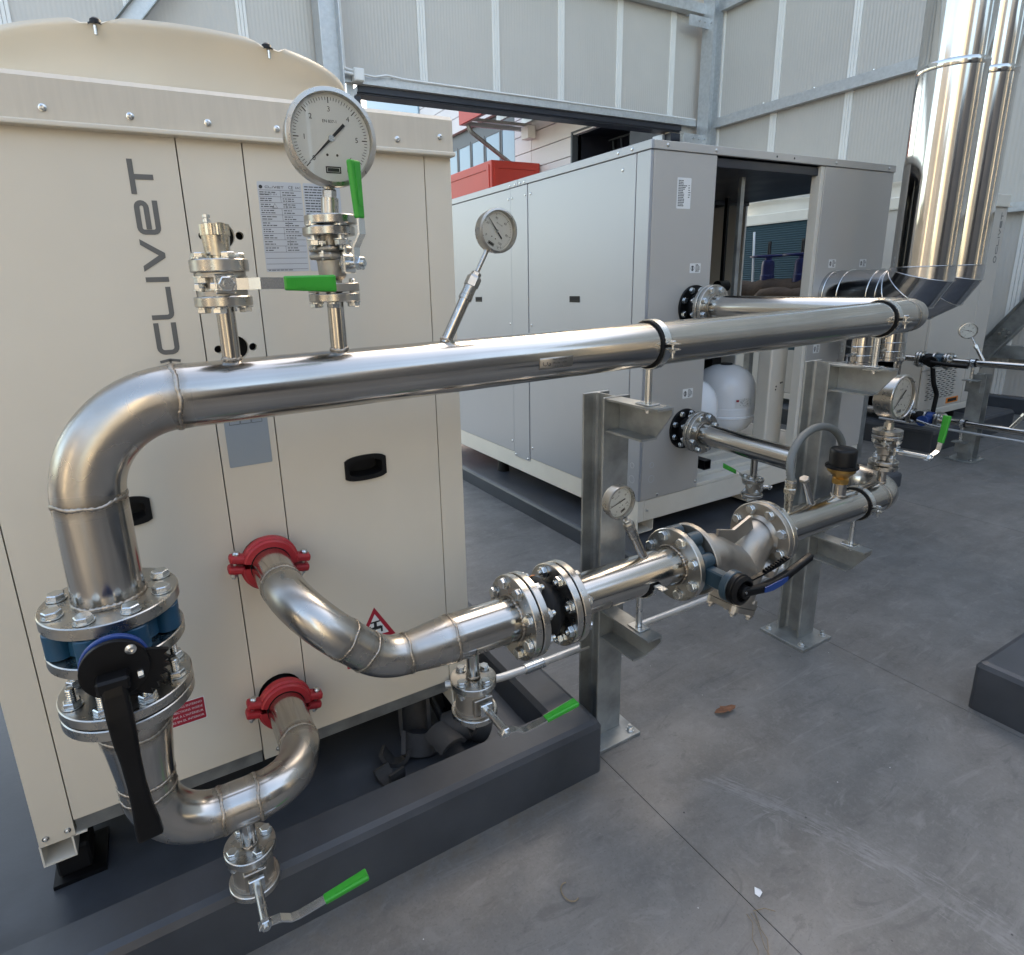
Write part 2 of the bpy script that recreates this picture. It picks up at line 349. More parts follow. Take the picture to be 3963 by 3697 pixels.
def tint_mat():
    mt=bpy.data.materials.new('weld_heat_tint'); mt.use_nodes=True; n=mt.node_tree; N=n.nodes; L=n.links; p=N['Principled BSDF']; o=N['Material Output']
    p.inputs['Metallic'].default_value=1; p.inputs['Roughness'].default_value=.42
    at=N.new('ShaderNodeAttribute'); at.attribute_name='fade'; tc=N.new('ShaderNodeTexCoord'); t=N.new('ShaderNodeTexNoise'); t.inputs['Scale'].default_value=26; t.inputs['Detail'].default_value=5; L.new(tc.outputs['Object'],t.inputs['Vector'])
    ad=N.new('ShaderNodeMath'); ad.operation='ADD'; L.new(at.outputs['Fac'],ad.inputs[0]); L.new(t.outputs['Fac'],ad.inputs[1])
    r=N.new('ShaderNodeMapRange'); r.inputs[1].default_value=.62; r.inputs[2].default_value=1.35; r.inputs[3].default_value=0; r.inputs[4].default_value=.55; L.new(ad.outputs[0],r.inputs[0])
    cr_=N.new('ShaderNodeValToRGB'); e=cr_.color_ramp.elements; e[0].position=.25; e[0].color=(.50,.46,.40,1); e[1].position=.9; e[1].color=(.17,.13,.095,1); k=e.new(.6); k.color=(.30,.245,.18,1); L.new(r.outputs[0],cr_.inputs[0]); L.new(cr_.outputs[0],p.inputs['Base Color'])
    tr=N.new('ShaderNodeBsdfTransparent'); mx=N.new('ShaderNodeMixShader'); L.new(r.outputs[0],mx.inputs[0]); L.new(tr.outputs[0],mx.inputs[1]); L.new(p.outputs[0],mx.inputs[2]); L.new(mx.outputs[0],o.inputs[0]); return mt
M['tint']=tint_mat()
# ================================================================ SETTING
WH=8.5
gr=part('ground',B(-120,400,-120,400,-.3,-.03),M['asph'],kind='structure')
fl=part('floor',B(-9,8.1,-8,5.9,-.06,-.012),M['dark'],kind='structure')
G=.0013
def slab(x0,x1,y0,y1,gl=1,gr_=1,gb=1,gt=1):
    part('slab',B(x0+G*gl,x1-G*gr_,y0+G*gb,y1-G*gt,-.05,0),M['concrete'],fl)
slab(-9,1.211,-8,-.27,0,1,0,0); slab(1.211,2.452,-8,-.27,1,1,0,0); slab(-9,2.452,-.27,.702,0,1,0,1)
slab(2.452,4.455,-8,.702,1,1,0,1); slab(4.455,8.08,-8,.702,1,0,0,1)
slab(-9,2.452,.702,5.9,0,1,1,0); slab(2.452,4.455,.702,5.9,1,1,1,0); slab(4.455,8.08,.702,5.9,1,0,1,0)
# ---- back wall (Y=5.62), one metre panels, open gate between X 2.66 and 7.45
bw=thing('back_wall','grey finely ribbed panel wall with white joints above the open gate','wall',(2.5,5.62,0))
xs=[-8.53,-7.53,-6.53,-5.53,-4.53,-3.53,-2.53,-1.53,-.53,.462,1.467,2.468,3.463,4.462,5.456,6.447,7.45,8.15]
for a,b in zip(xs[:-1],xs[1:]):
    z0=3.74 if (a>2.3 and b<7.6) or -6.6<a<2.0 else .17
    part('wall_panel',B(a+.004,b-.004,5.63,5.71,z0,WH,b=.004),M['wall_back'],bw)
for x in xs[1:-1]:
    z0=3.74 if -6.6<x<7.5 else .17
    j=MB()
    for dx in(-.034,0,.034): j.box(x+dx-.0155,x+dx+.0155,5.612,5.632,z0,WH,b=.003)
    part('joint_strip',j,M['strip'],bw)
def cee(mb,p0,p1,dep,hgt,t,nrm):
    """cold-formed C rail from p0 to p1, web vertical (hgt), flanges dep along nrm"""
    p0,p1,nv=V(p0),V(p1),V(nrm); L=(p1-p0).length; x=(p1-p0).normalized(); F=Mx.Identity(4)
    for i in range(3): F[i][0]=x[i]; F[i][1]=nv[i]; F[i][2]=(0,0,1)[i]
    F.translation=p0
    mb.box(0,L,dep-t,dep,0,hgt,M=F).box(0,L,0,dep-t,hgt-t,hgt,M=F).box(0,L,0,dep-t,0,t,M=F); return mb
part('girt',cee(MB(),(-6.4,5.606,3.705),(7.95,5.606,3.705),.07,.085,.004,(0,-1,0)),M['galv2'],bw)
part('girt',cee(MB(),(-8.5,5.606,5.17),(7.95,5.606,5.17),.12,.13,.004,(0,-1,0)),M['galv2'],bw)
for x in(3.02,3.95,4.93,5.9,6.75,7.5):
    part('screw',MB().cyl((x,5.532,3.793),(x,5.532,3.800),.012,n=10),M['zinc'],bw)
gf=thing('gate','dark navy steel gate frame under the galvanized rail','frame',(5.05,5.65,0))
part('lintel',B(2.62,7.66,5.60,5.80,3.615,3.70,b=.004),M['navy'],gf)
part('lintel_lip',B(2.62,7.66,5.58,5.597,3.635,3.70),M['navy'],gf)
part('jamb',B(7.45,7.64,5.58,5.90,0,3.595),M['navy'],gf); part('jamb_lining',B(7.40,7.447,5.70,5.90,0,3.595),M['silver'],gf)
part('jamb',B(2.58,2.66,5.60,5.90,0,3.595),M['navy'],gf); part('jamb_lining',B(2.50,2.577,5.585,5.62,0,3.70),M['galv2'],gf)
jb=thing('junction_box','small grey junction box with wavy conduit on the galvanized rail','junction box',(2.63,5.5,3.74))
part('box',B(2.545,2.665,5.44,5.53,3.70,3.83,b=.006),M['label'],jb)
part('lid',B(2.553,2.657,5.432,5.439,3.708,3.822,b=.003),M['label'],jb)
part('conduit',MB().sweep(fillet([(2.66,5.49,3.785),(2.80,5.49,3.775),(2.95,5.50,3.81),(3.15,5.52,3.80),(7.9,5.54,3.797)],.12,8),.011,10),M['label'],jb)
part('cable',MB().sweep(fillet([(2.56,5.48,3.77),(2.44,5.46,3.77),(2.40,5.47,3.70),(2.36,5.5,3.70)],.03,6),.018,10),M['label'],jb)
part('cable',MB().sweep(fillet([(2.56,5.48,3.80),(2.42,5.46,3.82),(2.36,5.5,3.80)],.03,6),.014,10),M['label'],jb)
def hcol(mb,cx,cy,b,h,tf,tw,z0,z1,along='x'):
    """H section; flanges parallel to X when along='x'"""
    if along=='x':
        mb.box(cx-b/2,cx+b/2,cy-h/2,cy-h/2+tf,z0,z1).box(cx-b/2,cx+b/2,cy+h/2-tf,cy+h/2,z0,z1).box(cx-tw/2,cx+tw/2,cy-h/2+tf,cy+h/2-tf,z0,z1)
    else:
        mb.box(cx-h/2,cx-h/2+tf,cy-b/2,cy+b/2,z0,z1).box(cx+h/2-tf,cx+h/2,cy-b/2,cy+b/2,z0,z1).box(cx-h/2+tf,cx+h/2-tf,cy-tw/2,cy+tw/2,z0,z1)
    return mb
c1=thing('wall_column','galvanized wall column rising behind the domed fan hood','column',(2.29,5.5,0),'galvanized wall columns')
part('column_profile',hcol(MB(),2.29,5.45,.24,.22,.012,.008,0,WH,'y'),M['galv2'],c1)
part('base_plate',B(2.12,2.46,5.30,5.60,0,.02),M['galv2'],c1)
c2=thing('wall_column','galvanized corner column where the two ribbed walls meet','column',(8.05,5.45,0),'galvanized wall columns')
part('column_profile',hcol(MB(),8.02,5.42,.2,.2,.012,.008,0,WH,'y'),M['galv2'],c2)
for z in(3.55,5.08):
    ck=MB().box(7.52,7.92,5.40,5.46,z,z+.008).box(7.52,7.92,5.40,5.408,z-.13,z)
    cl=part('cleat',ck,M['galv2'],c2)
    for x in(7.72,7.84): part('bolt',MB().hexp((x,5.4,z-.05),(x,5.388,z-.05),.014),M['zinc'],cl)
    part('bolt',MB().hexp((7.918,5.36,z-.06),(7.905,5.36,z-.06),.014),M['zinc'],c2)
br=thing('wall_brace','galvanized diagonal brace rising above the domed fan hood','brace',(.1,5.5,3.5))
bd=V((1.02,0,1.2)).normalized()
part('bar',MB().ribbon([V((.49,5.5,4.03))-bd*1.3,V((.49,5.5,4.03))+bd*2.4],.14,.014,bd.cross(V((0,1,0)))),M['galv2'],br)
e1=V((0,1,0)); sidev=bd.cross(e1).normalized()
for s_ in(-1,1):
    part('bar_edge',MB().ribbon([V((.49,5.46,4.03))-bd*1.3+sidev*.075*s_,V((.49,5.46,4.03))+bd*2.4+sidev*.075*s_],.008,.09,sidev),M['galv'],br)
# ---- side wall (X=8.15)
sw=thing('side_wall','grey finely ribbed panel wall with white joints behind the steel flues','wall',(8.15,0,0))
ys=[5.43,4.40,3.378,2.36,1.385,.36,-.66,-1.68,-2.7,-3.72,-4.74,-5.76,-6.78,-7.8]
for a,b in zip(ys[1:],ys[:-1]):
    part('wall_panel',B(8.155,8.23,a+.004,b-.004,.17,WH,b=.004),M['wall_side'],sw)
for y in ys[1:-1]:
    j=MB()
    for dy in(-.034,0,.034): j.box(8.137,8.157,y+dy-.0155,y+dy+.0155,.17,WH,b=.003)
    part('joint_strip',j,M['strip'],sw)
part('corner_strip',B(8.139,8.157,5.30,5.36,.17,WH),M['strip'],sw)
for z,h in((3.645,.13),(5.17,.13),(2.045,.09)):
    y1=5.32 if z>3 else 1.62
    part('girt',cee(MB(),(8.132,y1,z),(8.132,-7.8,z),.09,h,.004,(-1,0,0)),M['galv2'],sw)
    y=y1-.1
    while y>-2 and z>3:
        part('screw',MB().cyl((8.05,y,z+h),(8.05,y,z+h+.012),.012,n=10),M['zinc'],sw); y-=.72
part('kerb',B(8.03,8.15,-7.8,5.4,0,.168,b=.01),M['plinth'],sw)
bb=thing('wall_brace','dark galvanized diagonal brace at the right edge beside the far unit','brace',(8.1,1.2,.5))
pa,pb=V((8.06,1.72,.31)),V((8.06,.30,2.45)); dv=(pb-pa).normalized(); sv=V((1,0,0)).cross(dv)
part('bar',MB().ribbon([pa,pb],.17,.012,sv),M['galv'],bb)
for s_ in(-1,1): part('bar_edge',MB().ribbon([pa+V((-.05,0,0))+sv*.085*s_,pb+V((-.05,0,0))+sv*.085*s_],.010,.10,sv),M['galv'],bb)
for k,(a,b) in enumerate(((-.02,.03),(.03,.03),(-.02,-.03),(.03,-.03))):
    q=V((8.045,1.37,.83))+dv*a+sv*b; part('bolt',MB().hexp(q,q+V((-.02,0,0)),.017),M['zinc'],bb)
hb=part('wall_rail',cee(MB(),(8.13,1.7,.57),(8.13,-7.8,.57),.10,.13,.006,(-1,0,0)),M['galv']); tag(hb,'dark horizontal steel rail low on the side wall beside the diagonal brace','rail')
# ---- unseen yard walls and a dark panel, added and toned to band the steel's reflections
for (x0,x1,h,nm,mt_) in((-9.3,-5.2,4.6,'left part of the','ywall2'),(-3.4,-1.4,6.4,'narrow cream part of the','ywall'),(-1.38,.6,6.0,'tall grey part of the','ywall2'),(2.6,6.2,5.4,'right part of the','ywall2'),(6.25,8.5,5.0,'far right cream part of the','ywall')):
    yw=part('reflection_wall',B(x0,x1,-8.3,-8,0,h),M[mt_]); tag(yw,nm+' added reflection wall behind the viewpoint','wall')
for (y0,y1,h,nm,mt_) in((-7.9,-4.5,5.6,'near grey part of the','ywall2'),(-4.4,-3.4,5.6,'narrow cream pier of the','ywall'),(-3.3,1.5,5.9,'long grey part of the','ywall2')):
    yw=part('reflection_wall',B(-9.3,-9,y0,y1,0,h),M[mt_]); tag(yw,nm+' added reflection wall beyond the left edge','wall')
yd_=part('reflection_panel',B(.65,2.55,-8.4,-8.3,0,4.2),M['navy']); tag(yd_,'dark panel added between the reflection walls behind the viewpoint','door')
# ================================================================ BUILDING SEEN THROUGH THE GATE (wall at X=14 facing -X)
C0=V((0.092076,-1.538275,1.517937))
def far(p,X=14): p=V(p); k=(X-C0.x)/(10-C0.x); return C0+(p-C0)*k      # measured at X=10, moved out to X=14
nb=thing('neighbour_building','pale panelled building with ribbon windows seen through the gate','building',(14,20,0))
ZT=far((10,13,4.909)).z; dz=ZT-far((10,12.54,4.467)).z; yj=far((10,12.975,0)).y; yd=far((10,11.24,0)).y; zd=far((10,11.24,4.955)).z
yw0=far((10,13.80,0)).y; zr=[0]
z=ZT
while z>0: zr.append(z); z-=dz
z=ZT+dz
while z<11: zr.append(z); z+=dz
zr=sorted(zr)
for a,b in zip(zr[:-1],zr[1:]):
    if b<=zd+.3: part('wall_panel',B(14,14.2,yd,yj,a+.012,b-.012,b=.01),M['bldg'],nb)
    else: part('wall_panel',B(14,14.2,0,yj,a+.012,b-.012,b=.01),M['bldg'],nb)
    zc=(a+b)/2
    if b<5.9 or a>7.6: part('wall_panel',B(14,14.2,yj+.02,34,a+.012,b-.012,b=.01),M['bldg'],nb)
    else: part('wall_panel',B(14,14.2,yj+.02,yw0,a+.012,b-.012,b=.01),M['bldg'],nb)
part('backing',B(14.2,14.4,yd,34,0,12),M['dframe'],nb)
ywin=[yw0]+[far((10,q,0)).y for q in(14.615,15.546,16.4,17.285,18.2,19.2)]
for a,b in zip(ywin[:-1],ywin[1:]):
    wn=part('window',MB().prism(rect(a+.02,b-.02,5.75,7.55),0,.06,Mx(((0,0,-1,14.12),(1,0,0,0),(0,1,0,0),(0,0,0,1))),[rect(a+.11,b-.11,5.85,7.45)]),M['dframe'],nb)
    part('pane',B(14.08,14.1,a+.1,b-.1,5.84,7.46),M['pane'],wn)
part('door_frame',B(13.95,14.2,yd-.08,yd,0,zd+.05),M['dframe'],nb); part('door_frame',B(13.95,14.2,0,yd-.085,zd,zd+.05),M['dframe'],nb)
part('door_recess',B(16.0,16.1,0,yd+1,0,zd+1),M['navy'],nb); part('door_side',B(14.2,16,yd,yd+.1,0,zd+1),M['navy'],nb); part('door_head',B(14.2,16,0,yd,zd,zd+.1),M['navy'],nb)
part('door_leaf',B(14.3,14.35,0,13.9,0,zd-.02),M['navy'],nb)
rk=MB()
for k in range(4): rk.cyl((14.9,14.1+k*.4,5.6+.1*(k%2)),(15.3,14.6+k*.4,6.1),.03,n=6)
rk.cyl((14.9,13.9,5.55),(14.9,16.0,5.55),.03,n=6).cyl((15.3,13.9,6.15),(15.3,16.0,6.15),.03,n=6)
part('rack',rk,M['dframe'],nb)
gt=part('upper_glass',B(13.9,13.98,far((10,20.0,0)).y,36,6,15),M['pane'],nb)
# red canopy and red box hanging on that wall
yc=far((10,13.36,0)).y; zc=far((10,13.36,5.46)).z; xc=C0.x+(1786-1831.3)*0
rc=thing('red_canopy','red canopy with open steel underside high on the building beyond the gate','canopy',(12.6,yc,zc))
XC=11.3
part('fascia',B(XC-.06,XC,yc-7,yc,zc-.02,zc+1.6),M['bred'],rc)
part('soffit',B(XC+.002,13.95,yc-7,yc-.05,zc+.50,zc+.56),M['dframe'],rc)
part('end_beam',B(XC+.002,13.95,yc-.10,yc,zc-.02,zc+.12),M['galv2'],rc)
part('cross_beam',B(XC+.002,13.95,yc-.62,yc-.52,zc+.02,zc+.12),M['galv2'],rc)
for k in range(3): part('rafter',B(XC+.35+k*1.1,XC+.47+k*1.1,yc-6,yc-.105,zc+.20,zc+.40),M['galv2'],rc)
part('edge_beam',B(XC+.002,XC+.12,yc-7,yc-.105,zc-.02,zc+.15),M['galv2'],rc)
part('wall_bracket',B(13.60,13.93,yc-.9,yc-.45,zc-.42,zc+.0),M['white'],rc)
dp=part('drain_pipe',MB().sweep(fillet([(XC+.25,yc-.1,zc-.02),(XC+.35,yc-.12,zc-.22),(13.55,yc-.15,zc-1.32),(13.6,yc-.16,zc-2.1)],.18,6),.075,10),M['galv']); tag(dp,'bent grey drain pipe from the red canopy down to the red box','pipe')
yb=far((10,12.54,0)).y; zb=far((10,12.54,4.521)).z
rb=thing('red_box_awning','red panelled box projecting from the building beyond the gate','awning',(12.9,yb,zb-2))
XB=11.86
part('box',B(XB,13.95,yb,yb+9,zb-2.6,zb,b=.02),M['bred'],rb)
part('panel_frame',MB().prism(rect(XB+.12,13.85,zb-2.4,zb-.12),0,.03,T(0,yb,0)@FACE,[rect(XB+.28,13.72,zb-2.2,zb-.26)]),M['bred'],rb)
part('panel_frame',MB().prism(rect(yb+.15,yb+8,zb-2.4,zb-.12),0,.03,Mx(((0,0,-1,XB),(1,0,0,0),(0,1,0,0),(0,0,0,1))),[rect(yb+.32,yb+7.8,zb-2.2,zb-.28)]),M['bred'],rb)
# ================================================================ PLINTHS
def plinth(name,label,x0,x1,y0,y1,h=.186,ch=.022,rim=None,pz=.09,rc_=.018):
    def ring(o,z,r): return [(x,y,z) for x,y in rrect(x0+o,x1-o,y0+o,y1-o,max(r,.002),4)]
    rings=[ring(0,-.04,rc_),ring(0,h-ch,rc_),ring(ch*.35,h-ch*.3,rc_),ring(ch,h,rc_)]
    if rim: rings+=[ring(rim,h-.004,.012),ring(rim+.014,h-.02,.01),ring(rim+.03,pz,.01)]
    mb=MB(); k=len(rings[0])
    for a,b in zip(rings[:-1],rings[1:]): mb.add(a+b,[(i,(i+1)%k,k+(i+1)%k,k+i) for i in range(k)],False)
    mb.add(rings[-1],[tuple(range(k))],False)
    o=part(name,mb,M['plinth']); return tag(o,label,'plinth',None)
plinth('equipment_plinth','dark grey rimmed plinth with tray under the near beige unit',-1.55,1.178,-.318,2.6,.186,.022,.118,.085)
plinth('equipment_plinth','low dark grey plinth under the silver cabinet',2.19,4.75,.60,3.3,.107,.02)
plinth('equipment_plinth','dark grey rimmed plinth under the far unit by the side wall',5.80,7.30,.905,3.9,.19,.03,.2,.13)
plinth('equipment_plinth','dark grey plinth block cut off by the right edge of the floor',2.478,5.6,-2.9,-.755,.188,.022)
# ================================================================ NEAR BEIGE UNIT
def stroke(path,t):
    """closed outline of a thick polyline (2d)"""
    L=[];Rr=[]
    n=len(path)
    for i,(x,y) in enumerate(path):
        x0,y0=path[max(i-1,0)]; x1,y1=path[min(i+1,n-1)]; d=math.hypot(x1-x0,y1-y0); nx,ny=-(y1-y0)/d,(x1-x0)/d
        L.append((x+nx*t/2,y+ny*t/2)); Rr.append((x-nx*t/2,y-ny*t/2))
    return Rr+L[::-1]
def arc2(pts,r,n=4):
    return [(p.x,p.y) for p in fillet([V((x,y,0)) for x,y in pts],r,n)]
def clivet(mb,Mt,h=.046,t=.0105):
    """lettering set in a local frame: x reading direction, y up, cap height h"""
    k=h/.046; a=t/2
    def st(pts,r=None):
        p=arc2(pts,r) if r else pts; mb.prism(stroke([(x*k,y*k) for x,y in p],t),0,.0006,Mt)
    st([(.071,a),(a,a),(a,.046-a),(.071,.046-a)],.011)                       # C
    st([(.078+a,.046),(.078+a,a),(.149,a)],.009)                              # L
    st([(.165,0),(.165,.046)])                                               # I
    mb.prism([(x*k,y*k) for x,y in[(.182,.046),(.194,.046),(.216,.013),(.238,.046),(.250,.046),(.221,0),(.211,0)]],0,.0006,Mt)  # V
    st([(.329,a),(.259+a,a),(.259+a,.046-a),(.329-a,.046-a),(.329-a,.023),(.270,.023)],.009)   # e
    st([(.341,.046-a),(.410,.046-a)]); st([(.3755,.046-t),(.3755,0)])        # T
    return mb
def text_lines(mb,x0,x1,z0,z1,n,h,seed=1,Mt=None,fill=.8):
    rd=random.Random(seed)
    for i in range(n):
        z=z1-(z1-z0)*(i+.5)/n; x=x0
        while x<x0+(x1-x0)*(.45+fill*.55*rd.random()):
            w=rd.uniform(.003,.011); mb.add([(x,z-h/2,0),(x+w,z-h/2,0),(x+w,z+h/2,0),(x,z+h/2,0)],[(0,1,2,3)],False,Mt); x+=w+.0018
FY=lambda y: T(0,y,0)@FACE           # local (x,z) -> face plane Y=y, normal -Y
bu=thing('heat_pump_unit','large beige cabinet with vertical grey lettering and domed fan hood','cabinet',(.288,1.0,.186))
X0,X1=-.307,.883; ZB,ZTOP=.276,1.842
g=.0014
def panel(x0,x1,z0,z1,holes=(),y=0.0,name='front_panel'):
    o=part(name,MB().prism(rect(x0+g,x1-g,z0,z1),-.022,0,FY(y),holes),M['beige'],bu)
    bv=o.modifiers.new('bevel','BEVEL'); bv.width=.0022; bv.segments=2; bv.limit_method='ANGLE'; bv.angle_limit=R(50); return o
def handle_hole(cx,cz,w=.112,h=.056):
    p=[]; 
    for i in range(13):
        u=-1+2*i/12; p.append((cx+u*w/2,cz-h/2-.004*(1-u*u)+.006*abs(u)**6))
    for i in range(13):
        u=1-2*i/12; p.append((cx+u*w/2,cz+h/2+.006*(1-u*u)-.006*abs(u)**6))
    return p
hL,hR=(-.005,1.032),(.582,1.038)
panel(X0,-.23,.232,ZTOP); panel(-.23,.220,ZB,ZTOP,[handle_hole(*hL)])
big=[circ(.288,1.388,.029),circ(.288,1.643,.029)]; sm=[circ(.249,1.388,.0092,14),circ(.327,1.388,.0092,14),circ(.249,1.643,.0092,14),circ(.328,1.643,.0092,14)]
panel(.220,.356,.241,ZTOP,big+sm+[circ(.292,.842,.060),circ(.286,.433,.060)]); panel(.356,.805,ZB,ZTOP,[handle_hole(*hR)]); panel(.805,X1,.232,ZTOP)
part('dark_interior',B(X0+.02,X1-.02,.05,.06,.3,1.83),M['dark'],bu)
part('side_panel',B(X0,X0+.02,.004,1.9,.24,1.90,b=.002),M['beige'],bu); part('side_panel',B(X1-.02,X1,.004,1.9,.24,1.90,b=.002),M['beige'],bu)
part('back_panel',B(X0+.02,X1-.02,1.88,1.9,.24,1.90),M['beige'],bu)
part('bottom_tray',B(X0+.01,X1-.01,.03,1.88,.235,.26),M['galv'],bu)
part('base_rail',B(-.226,.2165,.004,.03,.236,.2735),M['galv'],bu); part('base_rail',B(.36,.80,.004,.03,.236,.2735),M['galv'],bu)
tp=MB().prism([(0,ZTOP+.012),(-.012,ZTOP+.012),(-.012,1.930),(-.004,1.940),(.05,1.940),(.05,1.930),(0,1.928)],X0-.002,X1+.002,Mx(((0,0,1,0),(1,0,0,0),(0,1,0,0),(0,0,0,1))))
trim=part('top_trim',tp,M['beige_trim'],bu)
lp=part('trim_lip',B(X0-.004,X1+.004,-.024,.004,ZTOP,ZTOP+.011,b=.003,seg=2),M['beige'],bu)
part('top_deck',B(X0,X1,.051,1.9,1.915,1.932),M['beige'],bu)
def rivet(x,y,z,r=.008,mt='zinc',par=None):
    b=MB().lathe([(r*1.35,0),(r*1.35,.0015),(r,.002),(r*.9,.005),(r*.5,.0065),(r*.42,.0045),(0,.0045)],FY(y)@T(x,z,0),14)
    part('screw',b,M[mt],par or bu)
for x in(.141,.289,.435,.729): rivet(x,-.012,1.874,.0054)
rivet(.848,-.012,1.888,.0054); rivet(-.008,-.012,1.876,.0054)
for x,z in((-.245,.254),(-.290,.253),(.262,.262)): rivet(x,0,z,.0055)
# vertical streak stains handled by the trim material; handles
for hx,hz in(hL,hR):
    o=handle_hole(hx,hz,.118,.062); i_=handle_hole(hx,hz,.094,.038)
    hd=part('door_handle',MB().prism(o,-.004,.005,FY(0),[i_]),M['plast'],bu)
    i2=[((x-hx)*.86+hx,(z-hz)*.74+hz) for x,z in i_]
    k=len(i_); cup=MB(); A=[(x,-.0045,z) for x,z in i_]; Bq=[(x,.034,z) for x,z in i2]
    cup.add(A+Bq,[(i,k+i,k+(i+1)%k,(i+1)%k) for i in range(k)]).add(Bq,[tuple(range(k))])
    part('handle_cup',cup,M['plast'],hd)
# lettering reading upwards: local x -> +Z, local y -> -X
LM=Mx(((0,-1,0,.167),(0,0,-1,-.0004),(1,0,0,1.385),(0,0,0,1)))
part('brand_lettering',clivet(MB(),LM),M['grey_ink'],bu)
lg=MB()
for k in range(3): lg.prism(stroke(arc2([(-.016-.012*k,.002+.004*k),(-.012-.010*k,.023),(-.016-.012*k,.044-.004*k)],.012,5),.006),0,.0006,LM)
lg.prism(stroke([(-.05,.023),(-.012,.023)],.005),0,.0006,LM)
part('brand_mark',lg,M['grey_ink'],bu)
# data labels
def sticker(name,x0,x1,z0,z1,mt,y=-.0006,par=None,face=None):
    F=face or FY(0); return part(name,MB().prism(rrect(x0,x1,z0,z1,.003,2),-.0002 if face else -.0002,.0007,F),M[mt],par or bu)
dl=sticker('data_label',.379,.480,1.5615,1.763,'silverlab')
pr=MB(); FT=FY(-.0010)
clivet(pr,FT@T(.396,1.7488,0)@Mx.Scale(.105,4),.046,.0085)
pr.prism(circ(.3865,1.7512,.0042,14),0,.0001,FT)
pr.text('CE',.010,FT@T(.455,1.7513,0)).text('EAC',.007,FT@T(.472,1.7513,0)).text('1370',.004,FT@T(.456,1.7455,0))
zz=[1.744,1.730,1.717,1.704,1.690,1.676,1.662,1.648,1.634,1.620,1.606,1.592,1.579,1.567]
for i,z in enumerate(zz): pr.add([(.381,z,0),(.478,z,0),(.478,z+.0007,0),(.381,z+.0007,0)],[(0,1,2,3)],False,FT)
for i in range(1,11):
    xv=.381+.097*(.5 if i%3 else .62); pr.add([(xv,zz[i],0),(xv+.0006,zz[i],0),(xv+.0006,zz[i-1],0),(xv,zz[i-1],0)],[(0,1,2,3)],False,FT)
    text_lines(pr,.3825,.422,zz[i]+.002,zz[i-1]-.0015,2,.0018,i,FT,.7); text_lines(pr,.434,.470,zz[i]+.002,zz[i-1]-.0015,2,.0018,i+40,FT,.7)
pr.text('WiSAN-YEE1 65.4',.0052,FT@T(.382,1.7355,0),'LEFT')
pr.prism(stroke([(.409,1.7055),(.4145,1.7155),(.420,1.7055),(.4085,1.7055)],.0011),0,.0001,FT)
text_lines(pr,.384,.474,1.5635,1.5665,1,.0014,77,FT,.9)
part('label_print',pr,M['ink'],dl)
d2=sticker('info_label',.484,.574,1.5615,1.763,'silverlab')
p2=MB(); text_lines(p2,.487,.571,1.66,1.758,16,.0022,5,FT,.95)
for z in(1.655,1.642,1.63): p2.add([(.486,z,0),(.572,z,0),(.572,z+.0006,0),(.486,z+.0006,0)],[(0,1,2,3)],False,FT)
part('label_print',p2,M['ink'],d2)
gl=sticker('lifting_label',.2375,.3395,1.097,1.24,'greylab')
gp=MB(); 
for x in(.25,.276,.302): gp.prism(stroke([(x,1.226),(x,1.204),(x+.024,1.204),(x+.024,1.226)],.0012),0,.0002,FT)
part('label_print',gp,M['ink'],gl)
# red text label (its left half hides behind the reducer)
rl=sticker('warning_label',-.055,.0955,.437,.499,'redlab',y=-.0006)
part('label_border',MB().prism(rect(-.057,.0975,.435,.501),-.0001,.0003,FY(0)),M['label'],rl)
rt=MB(); 
for i,tx in enumerate(("ATTENZIONE COLLEGAMENTI ALL'INTERNO","WARNING CONNECTIONS INSIDE","ATTENTION CONNECTIONS À L'INTÉRIEUR","CONEXIONES EN EL INTERIOR")):
    al='LEFT'
    rt.text(tx,.0088,FY(-.0011)@T(.091,.4885-.0135*i,0)@T(0,0,0),'RIGHT')
part('label_print',rt,M['label'],rl)
# red triangle with a tap
tri=[(.573,.610),(.633,.505),(.513,.505)]
ts=part('warning_triangle',MB().prism(tri,-.0002,.0006,FY(0)),M['redlab'],bu)
part('triangle_field',MB().prism([(.573,.588),(.612,.518),(.534,.518)],.0006,.0009,FY(0)),M['label'],ts)
tap=MB(); F3=FY(-.0011)
tap.prism(rect(.556,.590,.537,.547),0,.0002,F3).prism(rect(.568,.577,.545,.563),0,.0002,F3).prism(rect(.558,.587,.560,.565),0,.0002,F3).prism(rect(.552,.558,.532,.552),0,.0002,F3).prism(rect(.588,.594,.526,.545),0,.0002,F3)
part('tap_symbol',tap,M['ink'],ts)
sticker('notice_label',.478,.512,.4365,.462,'redlab')
# open channel foot and rubber pad at the left, second foot at the right
for fx0,fx1 in((X0,-.237),(.812,.88)):
    ch=MB().box(fx0,fx0+.004,.0,.9,.174,.2345).box(fx0+.004,fx1,.0,.9,.174,.178).box(fx1-.004,fx1,.0,.9,.178,.2345).box(fx1,fx1+.03,.0,.9,.2305,.2345)
    ft=part('channel_foot',ch,M['cream'],bu)
    part('rubber_pad',B(fx0+.015,fx1+.020,.03,.13,.097,.1735,b=.006),M['rubber'],ft)
    part('mount_plate',B(fx0+.004,fx1+.05,.012,.15,.0855,.0965),M['black'],ft)
